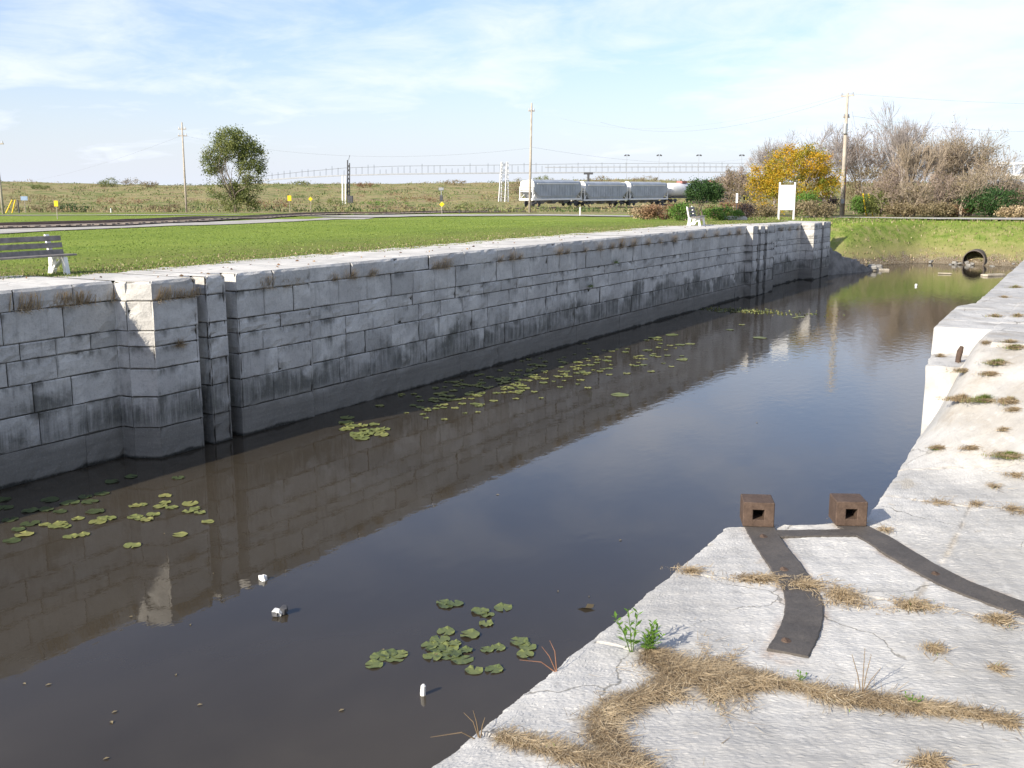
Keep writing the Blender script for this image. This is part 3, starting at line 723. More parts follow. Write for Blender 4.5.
s2 = [(-1.79, 8.52), (-1.52, 8.27), (-1.17, 7.87), (-.82, 7.55), (-.40, 7.31), (.04, 7.12), (.6, 7.0)]
strap(s2, .245, 'iron_strap', 'long dark iron strap curving from the right anchor block to the frame edge', holes=((-1.0, 7.68),))
strap([(-2.24, 8.0), (-2.0, 8.16), (-1.72, 8.34)], .16, 'iron_strap', 'thin dark iron cross bar joining the two curved straps', thick=.012)
def anchor(x, y, rz, label):
    e = empty('anchor_block', (x, y, PZ+.02), rz, label, 'anchor block', 'rusty anchor blocks on the platform')
    W = .25; H = .205; T = .05; mb = MB()
    # hollow block with a square socket through the front: built of four walls round the socket and a back
    hw = .045
    b = MB()
    rr = .006
    b.box((-(W/2+hw)/2, 0, H/2), (W/2-hw, W, H), bev=rr); b.box(((W/2+hw)/2, 0, H/2), (W/2-hw, W, H), bev=rr)
    b.box((0, 0.0, H-.031), (2*hw+.02, W-.002, .060), bev=.002); b.box((0, 0, .031), (2*hw+.02, W-.003, .058), bev=.002)
    b.build('block_body', M['rust'], e)
    k = MB(); k.box((0, .05, H/2-.005), (2*hw+.004, .02, .1)); k.build('socket_back', M['hole'], e)
    return e
anchor(-2.47, 8.18, R(24), 'rusty brown iron anchor block heading the short curved strap at the water edge')
anchor(-1.83, 8.58, R(27), 'rusty brown iron anchor block with straw in front, at the end of the long strap')
# iron pin on the ledge
p = pl(958, 362.5, -.33); mb = MB()
mb.tube([(0, 0, -.05), (0.0, 0, .05), (.012, 0, .13), (.03, 0, .19)], [.034, .03, .034, .02], 8)
o = mb.build('iron_pin', M['rust'], smooth=True); o.location = (p.x, p.y, -.33); tag(o, 'short rusty iron pin standing on the stone ledge of the right pier', 'iron pin')

# ------------------------------------------------------------------ benches
def bench(loc, rz, label):
    e = empty('park_bench', loc, rz, label, 'bench', 'park benches by the lock')
    L = 2.35      # local x along bench, front is -y
    for k in range(3):
        b = MB(); b.box((0, -.14-.13*k+.0, .44+.004*k), (L, .11, .04), bev=.006); 
        o = b.build('seat_slat', M['plank_grey'], e)
    for k in range(3):
        b = MB(); z = .50+.155*k; b.box((0, .0+.20*(z-.44), z), (L, .035, .115), bev=.006, M=Matrix.Rotation(-.2, 3, 'X')); b.build('back_slat', M['plank_grey'], e)
    for sx in (-1, 1):
        x = sx*(L/2-.28)
        b = MB()   # cast end frame: rear upright, front leg, seat rail, all one casting
        w_ = .10
        def slab(poly):
            n = len(poly); bb = len(b.v)
            for yy, zz_ in poly: b.v.append((x-w_/2, yy, zz_))
            for yy, zz_ in poly: b.v.append((x+w_/2, yy, zz_))
            b.f.append(tuple(range(bb, bb+n))[::-1]); b.f.append(tuple(range(bb+n, bb+2*n)))
            for i in range(n): b.f.append((bb+i, bb+(i+1) % n, bb+n+(i+1) % n, bb+n+i))
            for _ in range(n+2): b.m.append(0); b.c.append(None)
        slab([(.16, 0), (.02, 0), (-.05, .12), (.0, .2), (-.05, .34), (-.02, .41), (.03, .42), (.14, .90), (.19, .90), (.09, .42), (.10, .2)])
        slab([(-.40, 0), (-.49, 0), (-.42, .41), (-.33, .41)])
        slab([(-.33, .36), (-.33, .415), (-.02, .415), (-.05, .36)])
        slab([(-.34, .36), (-.28, .36), (-.04, .20), (-.05, .14)])
        b.build('bench_leg', M['white_conc'], e)
    return e
# bench front faces the canal (+x): local -y -> +x
bx, by = -18.45, 12.62
b1 = bench((bx, by, gz(bx, by)+.005), R(90), 'large near bench with grey slats and white legs at the left frame edge')
b1.scale = (.9, .9, .87)
bb = gs(696, 48.6); bench((bb.x-.1, bb.y-.2, bb.z+.01), R(104), 'small distant bench with white ends in front of the dark evergreen bush')
mb = MB(); mb.box((bb.x, bb.y, bb.z-.02), (1.9, 2.4, .1), rz=R(35), bev=.01); o = mb.build('bench_pad', M['concrete']); tag(o, 'low concrete pad under the distant bench', 'concrete pad')

# ------------------------------------------------------------------ sign board, small signs, posts
g = gs(785.5, 64.0); g.z = max(g.z, -.22)
e = empty('notice_board', g, yaw+R(4), 'large blank white notice board on two white legs by the end of the lock wall', 'notice board')
for sx in (-1, 1):
    b = MB(); b.box((sx*.46, 0, 1.08), (.09, .09, 2.16), bev=.01); b.build('post', M['white'], e)
b = MB(); b.box((0, -.02, 1.28), (.84, .05, 1.45), bev=.005); b.build('panel', M['white'], e); e.scale = (1, 1, 1.02)
g = gs(736, 62.0); e = empty('marker_post', g, yaw, 'slim post with a small white plate beside the low white slab', 'marker post')
b = MB(); b.tube([(0, 0, 0), (0, 0, 1.55)], .025, 6); b.build('post', M['steeldark'], e)
b = MB(); b.box((0, -.03, 1.25), (.12, .03, .55), bev=.004); b.build('plate', M['white'], e)
g = gs(735, 60.5); b = MB(); b.box((0, 0, .1), (1.25, .7, .22), bev=.06, jit=.03); o = b.build('stone_slab', M['concrete']); o.location = g; o.rotation_euler = (0, 0, yaw); tag(o, 'low pale stone slab lying on the grass at the foot of the marker post', 'stone slab')
def road_sign(px, s, ph, h, wd, ht, mat, name, label, shape='rect', posth=None):
    g = gs(px, s); e = empty(name, g, yaw+R(3), label, 'road sign')
    b = MB(); b.tube([(0, 0, 0), (0, 0, h)], .03, 6); b.build('post', M['pole'], e)
    b = MB()
    if shape == 'rect': b.box((0, -.05, h-ht/2), (wd, .03, ht), bev=.004)
    else:
        b.box((0, -.05, h-ht/2), (wd*.72, .03, ht*.72), bev=.004, M=Matrix.Rotation(R(45), 3, 'Y'))
    b.build('sign_plate', M[mat], e)
road_sign(57.5, 78, 0, 1.35, .28, .42, 'yellow', 'road_sign', 'yellow sign on a thin post beside the track above the near bench')
road_sign(290, 120, 0, 1.9, .42, .6, 'yellow', 'road_sign', 'small yellow sign just right of the leafy olive tree')
road_sign(311, 150, 0, 2.2, .6, .6, 'yellow', 'road_sign', 'yellow diamond sign far off in the weeds, left of the twin white bridge legs', 'dia')
road_sign(442, 100, 0, 1.2, .45, .5, 'yellow', 'road_sign', 'yellow diamond sign at the road edge between the bridge towers', 'dia')
road_sign(25.5, 112, 0, 1.7, .7, .42, 'bluegrey', 'road_sign', 'blue grey rectangular sign in the weeds near the leftmost pole')
g = gs(14.5, 110); 
e = empty('barrier_frame', g, yaw, 'yellow leaning crossing barrier frame beside the leftmost pole', 'barrier')
for (x0, x1, m_) in ((-.15, .25, 'yellow'), (.30, .55, 'steeldark'), (-.55, -.15, 'yellow')):
    b = MB(); b.tube([(x0*1.6, 0, 0), (x1*.8, 0, 1.35)], .07, 6); b.build('bar', M[m_], e)
for i, (px, s, h, m_) in enumerate(((580, 94, .95, 'white'), (459.5, 105, .45, 'steeldark'), (111, 115, .55, 'white'))):
    g = gs(px, s); b = MB(); b.tube([(0, 0, 0), (0, 0, h*.8), (0, 0, h*.85)], [.05, .05, .02], 8)
    o = b.build('marker_stake', M[m_]); o.location = g
    tag(o, ('white marker stake standing by the road below the gap between the first two hopper cars', 'short dark stake by the road left of the lattice tower', 'short white stake in the weeds left of the first tall pole')[i], 'stake')

# ------------------------------------------------------------------ utility poles and wires
def upole(px, s, h, arms, label, lean=0., r=.125, extra=None):
    g = gs(px, s); e = empty('utility_pole', g, yaw, label, 'utility pole', 'wooden utility poles')
    b = MB(); b.tube([(0, 0, -.3), (lean*.5*h, 0, h*.5), (lean*h, 0, h)], [r*1.1, r*.95, r*.68], 8); b.build('shaft', M['pole'], e, smooth=True)
    for (z, wd, a) in arms:
        b = MB(); b.box((lean*z, 0, z), (wd, .1, .12), rz=a, bev=.01); arm = b.build('crossarm', M['pole'], e)
        for sx in (-1, 1):
            b = MB(); b.tube([(lean*z+sx*(wd/2-.1)*math.cos(a), sx*(wd/2-.1)*math.sin(a), z+.04), (lean*z+sx*(wd/2-.1)*math.cos(a), sx*(wd/2-.1)*math.sin(a), z+.28)], [.07, .04], 6); b.build('insulator', M['steelgrey'], arm)
    return e, g
eA, gA = upole(3.5, 104, 6.6, [(6.7, 1.6, 0)], 'leaning wooden pole cut by the left edge of the photograph', -.03)
eB, gB = upole(186.5, 132, 10.9, [(10.1, .95, .2), (9.3, 1.1, .2)], 'tall thin pole with two short arms left of the leafy olive tree', .004)
eC, gC = upole(529.5, 112, 11.2, [(10.4, .7, .3)], 'tallest pole, standing in front of the white end of the first hopper car', .017)
eD, gD = upole(841.5, 94, 10.55, [(10.3, 1.3, -.9), (8.5, .7, .4)], 'stout wooden pole with a transformer right of the golden tree', -.008, .18)
b = MB(); b.tube([(-.16+.0, -.12, 7.1), (-.16, -.12, 7.95)], [.21, .21], 10); b.build('transformer', M['steelgrey'], eD)
b = MB(); b.tube([(.22, .0, .1), (.20, .0, 2.6), (.18, .0, 4.3)], .035, 6); b.build('conduit', M['carred'], eD)
b = MB(); b.box((-.06, -.28, 1.3), (.26, .16, .4), bev=.01); b.build('meter_box', M['steelgrey'], eD)
# guy wires with yellow guards
for i, (x, dx) in enumerate(((866.5, -6), (873, -8))):
    g = gs(x, 93.5); top = gD+Vector((.35, .2, 8.2+.8*i)); e = empty('guy_wire', g, 0, ('guy wire of the transformer pole with a yellow guard, the left one of the two', 'guy wire of the transformer pole with a yellow guard, the right one of the two')[i], 'guy wire')
    d = top-g; b = MB(); b.tube([(0, 0, 0), tuple(d)], .015, 4); b.build('cable', M['wire'], e)
    u = Vector((-.42-.0, 0, 1.6)) if i == 0 else Vector((-.14, 0, 1.5)); u = d.normalized()*2.0
    b = MB(); b.tube([(0, 0, 0), tuple(u)], .06, 6); b.build('guard', M['yellow'], e)
def wire(a, c, sag, label, r=.008):
    a = Vector(a); c = Vector(c); n = 24; b = MB(); pts = []
    for i in range(n+1):
        u = i/n; q = a.lerp(c, u)-a; q.z -= sag*4*u*(1-u); pts.append(tuple(q))
    b.tube(pts, r, 3, cap=False); o = b.build('overhead_wire', M['wire']); o.location = a
    tag(o, label, 'overhead wire')
tB = gB+Vector((.05, 0, 9.35)); tC = gC+Vector((.18, 0, 10.5)); tD = gD+Vector((-.08, 0, 10.5)); tA = gA+Vector((-.2, 0, 6.8))
wire(at(0, 183, 300), tB, 1.5, 'faint overhead wire descending left from the pole beside the olive tree')
wire(tB, at(531, 148, 112.), 1.6, 'faint overhead wire between the pole by the olive tree and the tallest pole')
wire(at(531, 147, 112.), at(752, 158, 200), 1.2, 'faint overhead wire running right from the tallest pole past the floodlights')
wire(tD, at(560, 118, 160), 2.2, 'upper wire running left from the top of the transformer pole', .009)
wire(tD+Vector((.4, .4, 0)), at(600, 122, 160), 2.2, 'second wire running left from the top of the transformer pole', .009)
wire(tD, tD+Vector((60, 30, 2)), 2.0, 'wire leaving the transformer pole to the right')
wire(gD+Vector((.4, 0, 8.6)), at(1120, 128, 120), .8, 'lower wire leaving the transformer pole to the right')

# ------------------------------------------------------------------ far footbridge with lattice towers
SB = 262.
def bpnt(px, py, s=SB): return at(px, py, s)
e = empty('far_bridge', gs(345, SB), 0, 'long low bridge deck with thin railing posts crossing the horizon behind the hopper cars', 'bridge')
o0 = e.location.copy()
def rel(p): q = Vector(p)-o0; return (q.x, q.y, q.z)
dk = [(240, 182.5), (265, 180.2), (300, 177.6), (345, 175.3), (400, 174), (500, 173), (600, 172.5), (700, 172.2), (790, 172.2), (900, 173), (985, 174)]
b = MB(); b.tube([rel(bpnt(x, y)) for x, y in dk], .2, 4); b.build('deck', M['steelgrey'], e)
b = MB(); b.tube([rel(bpnt(x, y-(9 if x > 520 else 8.0)*min(1, .4+(x-240)/200))) for x, y in dk], .05, 3); b.build('handrail', M['steelgrey'], e)
b = MB(); b.tube([rel(bpnt(x, y)) for x, y in ((545, 167.3), (620, 167.0), (700, 166.8), (790, 167))], .14, 4); b.build('pipe', M['steelgrey'], e)
for x in range(272, 800, 6):
    y = np.interp(x, [q[0] for q in dk], [q[1] for q in dk]); h = rnd.choice([5, 7, 8, 8, 10])
    b = MB(); b.tube([rel(bpnt(x, y)), rel(bpnt(x, y-h))], .06, 3); b.build('railing_post', M['steelgrey'], e)
def leg(px, s, ytop, r, m_, e_, o_): 
    g = gs(px, s); t_ = at(px, ytop, s); b = MB(); b.tube([tuple(g-o_), tuple(t_-o_)], r, 6); b.build('leg', M[m_], e_)
e2 = empty('bridge_tower', gs(347, 250), 0, 'slim dark bridge tower with two white legs standing left of centre on the skyline', 'bridge tower'); o2 = e2.location.copy()
leg(342.5, 250, 176, .16, 'white', e2, o2); leg(345.5, 250, 176, .16, 'white', e2, o2); leg(347.6, 251, 160, .15, 'steeldark', e2, o2); leg(349.6, 251, 163, .12, 'steeldark', e2, o2)
b = MB(); 
for k in range(9):
    y0 = 164+k*4.2; b.tube([tuple(at(347.6, y0, 251)-o2), tuple(at(349.6, y0+4.2, 251)-o2)], .06, 4); b.tube([tuple(at(349.6, y0, 251)-o2), tuple(at(347.6, y0+4.2, 251)-o2)], .06, 4)
b.build('lattice', M['steeldark'], e2)
b = MB(); b.box(tuple(gs(350.5, 249.5)-o2+Vector((0, 0, 1.2))), (1.2, 1.0, 1.7), rz=yaw, bev=.05); b.build('equipment_box', M['steeldark'], e2)
b = MB(); b.tube([tuple(at(348.6, 160, 251)-o2), tuple(at(349.8, 155, 251)-o2)], .05, 4); b.build('antenna', M['steeldark'], e2)
e3 = empty('bridge_tower', gs(503, 240), 0, 'pale lattice tower with splayed legs standing left of the first hopper car', 'bridge tower'); o3 = e3.location.copy()
T = {}
for i, (xb, xt) in enumerate(((498.5, 501.2), (501.0, 502.2), (504.8, 506.5), (508.3, 508.0))):
    g = gs(xb, 240+i % 2); t_ = at(xt, 162, 240+i % 2); b = MB(); b.tube([tuple(g-o3), tuple(t_-o3)], .10, 5); b.build('leg', M['white'], e3); T[i] = (g-o3, t_-o3)
b = MB()
for (i, j) in ((0, 2), (1, 3), (0, 1), (2, 3)):
    for k in range(7):
        u = k/7; v = (k+1)/7; b.tube([tuple(T[i][0].lerp(T[i][1], u)), tuple(T[j][0].lerp(T[j][1], v))], .045, 3); b.tube([tuple(T[j][0].lerp(T[j][1], u)), tuple(T[i][0].lerp(T[i][1], v))], .045, 3)
b.build('lattice', M['steelgrey'], e3)
g = gs(588, 255); e4 = empty('bridge_pier', g, yaw, 'thin T shaped pier holding the bridge deck above the gap after the first hopper car', 'bridge pier')
b = MB(); b.tube([(0, 0, 0), (0, 0, (at(588, 173, 255)-g).z)], .28, 6); b.build('column', M['steeldark'], e4)
b = MB(); b.box((0, 0, (at(588, 173.4, 255)-g).z), (2.2, .5, .5), bev=.04); b.build('cap', M['steeldark'], e4)
g = gs(441.5, 190); e5 = empty('signal_mast', g, yaw, 'grey railway signal mast with a dark box in the weeds between the two bridge towers', 'signal mast')
b = MB(); b.tube([(0, 0, 0), (0, 0, 3.9)], .07, 6); b.build('mast', M['steelgrey'], e5)
b = MB(); b.box((0, -.1, 2.0), (.55, .4, 1.0), bev=.03); b.build('signal_box', M['steeldark'], e5)
b = MB(); b.box((0, -.1, 3.6), (.9, .12, .5), bev=.03); b.build('signal_head', M['steelgrey'], e5)
for i, x in enumerate((626, 658, 697.5, 740)):
    s = 240; g = gs(x, s); e = empty('floodlight_mast', g, yaw, ('floodlight mast above the third hopper car, first of the four from the left', 'floodlight mast above the end of the hopper row, second of the four from the left', 'floodlight mast above the dark evergreen bush', 'floodlight mast just left of the golden tree')[i], 'floodlight mast', 'floodlight masts on the bridge')
    h = (at(x, 156, s)-g).z
    b = MB(); b.tube([(0, 0, 0), (0, 0, h)], [.05, .035], 5); b.build('mast', M['steelgrey'], e)
    for sx in (-1, 1):
        b = MB(); b.box((sx*.34, -.1, h+.15), (.5, .4, .3), bev=.04, M=Matrix.Rotation(sx*.35, 3, 'Y')); b.build('lamp_head', M['steeldark'], e)
# white truss at right
sT = 165.; e = empty('truss_bridge', gs(1000, sT), 0, 'white steel truss span showing behind the bare trees at the right edge', 'bridge'); oT = e.location.copy()
def tp(x, y, s=sT): return tuple(at(x, y, s)-oT)
for s2_, nm in ((sT, 0), (sT+4, 1)):
    for yy in (163.2, 175.0):
        b = MB(); b.tube([tp(960, yy, s2_), tp(1130, yy, s2_)], .15, 4); b.build('chord', M['white'], e)
    x = 960; k = 0; b = MB()
    while x < 1130:
        b.tube([tp(x, 163.2, s2_), tp(x, 175, s2_)], .10, 4); b.tube([tp(x, 175, s2_), tp(x+13.5, 163.2, s2_)], .09, 4); x += 13.5
    b.build('web', M['white'], e)
b = MB(); b.box(tuple(at(1045, 177.6, sT+2)-oT), (28, 4.2, .5), rz=yaw); b.build('deck', M['concrete'], e)

# ------------------------------------------------------------------ hopper cars
def hopper(loc, rz, label):
    e = empty('hopper_car', loc, rz, label, 'railway car', 'covered hopper cars on the far siding')
    L = 15.2; W = 3.0; z0 = 1.15; z1 = 4.55; tp_ = 3.9
    b = MB()   # body: long side sheets with a curved top, end slope sheets
    xa = L/2-1.9
    prof = [(-1.35, z0+.25), (-1.52, z0+.75), (-1.52, 3.95), (-1.38, 4.38), (-.9, z1), (.9, z1), (1.38, 4.38), (1.52, 3.95), (1.52, z0+.75), (1.35, z0+.25)]
    n = len(prof); nb = 9; base = len(b.v)
    xs = [-L/2+.35]+[-xa-.0+2*xa*k/(nb-1) for k in range(nb)]+[L/2-.35]
    for i, x in enumerate(xs):
        for (y, z) in prof:
            zz_ = z
            if i in (0, len(xs)-1): zz_ = max(z, 2.9)
            b.v.append((x, y, zz_))
    for i in range(len(xs)-1):
        for k in range(n):
            b.f.append((base+i*n+k, base+i*n+(k+1) % n, base+(i+1)*n+(k+1) % n, base+(i+1)*n+k)); b.m.append(0); b.c.append(None)
    b.f.append(tuple(base+k for k in range(n))); b.m.append(1); b.c.append(None)
    e_ = base+(len(xs)-1)*n; b.f.append(tuple(e_+k for k in range(n))[::-1]); b.m.append(1); b.c.append(None)
    for k in range(14):      # side ribs
        x = -xa+.3+(2*xa-.6)*k/13
        for sy in (-1, 1): b.box((x, sy*1.54, 2.8), (.09, .07, 1.85))
    b.build('hopper_body', [M['carbody'], M['carend']], e)
    b = MB(); b.box((0, 0, z1+.09), (L-2.4, .9, .14), bev=.02); b.build('roof_walkway', M['carend'], e)
    for sy in (-1, 1):
        b = MB(); b.box((0, sy*1.50, 1.28), (L-.5, .16, .30), bev=.02); b.build('side_sill', M['carend'], e)
        b = MB(); b.box((0, sy*1.56, 4.02), (L-2.6, .06, .16)); b.build('roof_rail', M['carend'], e)
    for sx in (-1, 1):
        b = MB()
        x = sx*(L/2-.15)
        for sy in (-1, 1):
            b.box((x, sy*1.42, 2.3), (.14, .14, 2.3)); b.box((sx*(L/2-.55), sy*1.42, 3.4), (.95, .12, .12))
            b.tube([(x, sy*1.42, 1.3), (sx*(L/2-1.9), sy*.9, 2.9)], .09, 5)
        b.box((x, 0, 1.30), (.3, 3.0, .34)); b.box((x, 0, 2.7), (.1, 2.8, .1)); b.box((x, 0, 3.45), (.12, 2.9, .12))
        for k in range(6): b.box((x+sx*.08, 1.15, 1.5+k*.36), (.05, .5, .05))
        b.build('end_frame', M['carend'], e)
        b = MB(); b.tube([(x, 0, 1.0), (x+sx*.45, 0, 1.0)], .13, 6); b.build('coupler', M['steeldark'], e)
        tr = empty('truck', (sx*(L/2-1.9), 0, 0)); tr.parent = e
        b = MB()
        for sy in (-1, 1): b.box((0, sy*1.0, .62), (2.4, .16, .3), bev=.03); b.box((0, sy*1.0, .75), (.7, .2, .5), bev=.03)
        b.box((0, 0, .7), (.4, 2.1, .3)); b.build('side_frame', M['steeldark'], tr)
        for wx in (-.85, .85):
            for sy in (-1, 1):
                b = MB(); b.tube([(wx, sy*.70, .46), (wx, sy*.84, .46)], .46, 14); b.build('wheel', M['steeldark'], tr)
    for k in (-1, 0, 1):
        b = MB(); bb_ = len(b.v); x = k*3.6
        for (dx, y, z) in ((-1.6, -1.3, z0+.25), (1.6, -1.3, z0+.25), (1.6, 1.3, z0+.25), (-1.6, 1.3, z0+.25), (-.4, -.5, .5), (.4, -.5, .5), (.4, .5, .5), (-.4, .5, .5)): b.v.append((x+dx, y, z))
        for f in ((0, 3, 2, 1), (4, 5, 6, 7), (0, 1, 5, 4), (1, 2, 6, 5), (2, 3, 7, 6), (3, 0, 4, 7)): b.f.append(tuple(bb_+i for i in f)); b.m.append(0); b.c.append(None)
        b.build('outlet_hopper', M['steelgrey'], e)
    return e
ang = math.atan2(tdir.y, tdir.x); Lc = 16.0
side = Vector((-tdir.y, tdir.x, 0))
def track_z(p): return gz(p.x, p.y)+.32
hop = None
hl = ['first hopper car with its white end facing the camera behind the tallest pole', 'second hopper car from the left, grey side with a white roof rail', 'third hopper car from the left, ending behind the russet shrubs']
for k in range(3):
    c = cA+tdir*(7.2+Lc*k)+side*1.45; c.z = track_z(c)
    if hop is None: hop = hopper(c, ang, hl[k])
    else:
        q = copy_tree(hop); q.location = c; q['label'] = hl[k]
def tankcar(loc, rz, label):
    e = empty('tank_car', loc, rz, label, 'railway car', 'white tank cars beyond the hoppers')
    b = MB(); n = 16; b.tube([(x, 0, 2.75) for x in (-6.6, -6.3, -5.8, 5.8, 6.3, 6.6)], [.3, 1.05, 1.42, 1.42, 1.05, .3], n); b.build('tank', M['carwhite'], e, smooth=True)
    b = MB(); b.box((0, 0, 1.15), (13.2, 2.2, .3), bev=.03); b.build('frame', M['steeldark'], e)
    b = MB(); b.box((0, 0, 4.35), (2.2, 1.4, .5), bev=.05); b.build('dome', M['carred'], e)
    for sx in (-1, 1):
        tr = empty('truck', (sx*4.9, 0, 0)); tr.parent = e
        b = MB()
        for sy in (-1, 1): b.box((0, sy*1.0, .62), (2.4, .16, .3), bev=.03)
        b.build('side_frame', M['steeldark'], tr)
        for wx in (-.85, .85):
            for sy in (-1, 1):
                b = MB(); b.tube([(wx, sy*.70, .46), (wx, sy*.84, .46)], .46, 12); b.build('wheel', M['steeldark'], tr)
    return e
tnk = None
for k in range(3):
    c = cA+tdir*(7.2+Lc*3+k*14.2)+side*1.45; c.z = track_z(c)
    lb = ('white tank car right behind the last hopper car, left of the evergreen bush', 'white tank car mostly hidden by the dark evergreen bush', 'white tank car seen through bare twigs right of the evergreen bush')[k]
    if tnk is None: tnk = tankcar(c, ang, lb)
    else: q = copy_tree(tnk); q.location = c; q['label'] = lb

# ------------------------------------------------------------------ trees
def grow(b, tips, p, d, L, r, depth, spread=.5, up=.25, n=3, ratio=.72, seg=3, rmin=.012, wob=.12, sides=5):
    pts = [p.copy()]; rad = [r]; q = p.copy(); dd = d.copy()
    for i in range(seg):
        dd = (dd+Vector((rnd.gauss(0, wob), rnd.gauss(0, wob), rnd.gauss(0, wob)+up*.15))).normalized(); q = q+dd*L/seg; pts.append(q.copy()); rad.append(max(rmin, r*(1-(.38)*(i+1)/seg)))
    b.tube(pts, rad, max(3, sides), cap=False)
    if depth == 0: tips.append((q.copy(), dd.copy(), pts)); return
    for k in range(n):
        ax = dd.orthogonal().normalized(); ax = Matrix.Rotation(rnd.uniform(0, 6.283), 3, dd) @ ax
        nd = (dd+ax*rnd.uniform(.45, 1.1)*spread*1.4+Vector((0, 0, up))).normalized()
        st = pts[-1] if k == 0 else pts[rnd.randint(1, len(pts)-1)].lerp(pts[-1], rnd.random()*.5)
        grow(b, tips, st, nd, L*ratio*rnd.uniform(.8, 1.15), max(rmin, rad[-1]*(.85 if k == 0 else .62)), depth-1, spread, up, n, ratio, seg if depth > 1 else 2, rmin, wob, sides-1)
def leafy(name, label, g, H, W, trunks, fol, bark, clumps, nleaf, lsz, shape, seed, cat='tree', base=.15, group=None, cr=.5, depth=3, asp=1.):
    """trunk and limbs grown upward, crown of leaf-sized faces in uneven clumps"""
    global rnd
    rnd = random.Random(seed)
    e = empty(name, g, rnd.uniform(0, 6), label, cat, group); e.rotation_euler = (0, 0, yaw)
    tb = MB(); tips = []
    for k in range(trunks):
        a = rnd.uniform(0, 6.28); t_ = rnd.uniform(.05, .35) if trunks > 1 else .05
        grow(tb, tips, Vector((math.cos(a)*.15*(trunks > 1), math.sin(a)*.15*(trunks > 1), -.1)), Vector((math.cos(a)*t_, math.sin(a)*t_, 1)).normalized(), H*.32, H*.026/math.sqrt(trunks)+.02, depth, .5, .2, 3, .72)
    tb.build('trunk', bark, e)
    fb = MB(); cs = []
    for (cx_, cz_, rx, rz_, wt) in shape:
        for k in range(int(clumps*wt)):
            while True:
                v = Vector((rnd.uniform(-1, 1), rnd.uniform(-1, 1), rnd.uniform(-1, 1)))
                if .15 < v.length < 1: break
            v = v.normalized()*v.length**.55
            cs.append((Vector((cx_*W+v.x*rx*W, v.y*rx*W*.9, cz_*H+v.z*rz_*H)), rnd.uniform(.6, 1.3)*cr))
    for c_, r_ in cs:
        tone = min(1, max(0, rnd.gauss(.5, .2)+.0))
        for k in range(nleaf):
            v = Vector((rnd.gauss(0, .5), rnd.gauss(0, .5), rnd.gauss(0, .42)*asp))*r_
            s_ = lsz*rnd.uniform(.6, 1.4); fb.leaf(c_+v, s_, s_*.6, None, 0, min(1, max(0, tone+rnd.gauss(0, .1))))
    fb.build('crown', fol, e)
    return e
M_ = M
g = gs(236, 120)
leafy('olive_tree', 'airy olive green tree standing alone on the left skyline beside a tall pole', g, 9.3, 6.6, 3, M['willow'], M['bark'], 170, 90, .17,
      [(-.02, .80, .34, .18, .55), (-.36, .60, .18, .16, .22), (.28, .60, .24, .26, .40), (.22, .26, .24, .18, .20), (-.22, .26, .28, .12, .10), (.05, .10, .3, .10, .12)], 5, cr=.62, depth=3)
g = gs(793, 88.)
leafy('golden_tree', 'round golden yellow tree behind the notice board, greener low on its left', g, 6.0, 7.2, 2, M['gold'], M['bark'], 210, 95, .135,
      [(.04, .72, .36, .22, .45), (-.34, .50, .20, .22, .16), (.34, .45, .18, .22, .17), (0, .48, .42, .24, .28), (-.28, .2, .22, .16, .08)], 8, cr=.55)
g = gs(703.5, 58.0)
leafy('evergreen_bush', 'dark green rounded evergreen bush on a short trunk behind the distant bench', g+Vector((0, 0, 0)), 2.15, 1.9, 2, M['cedar'], M['bark'], 120, 60, .075,
      [(-.13, .74, .36, .24, .9), (.28, .72, .22, .22, .6)], 12, 'bush', cr=.20, depth=2, asp=1.6)
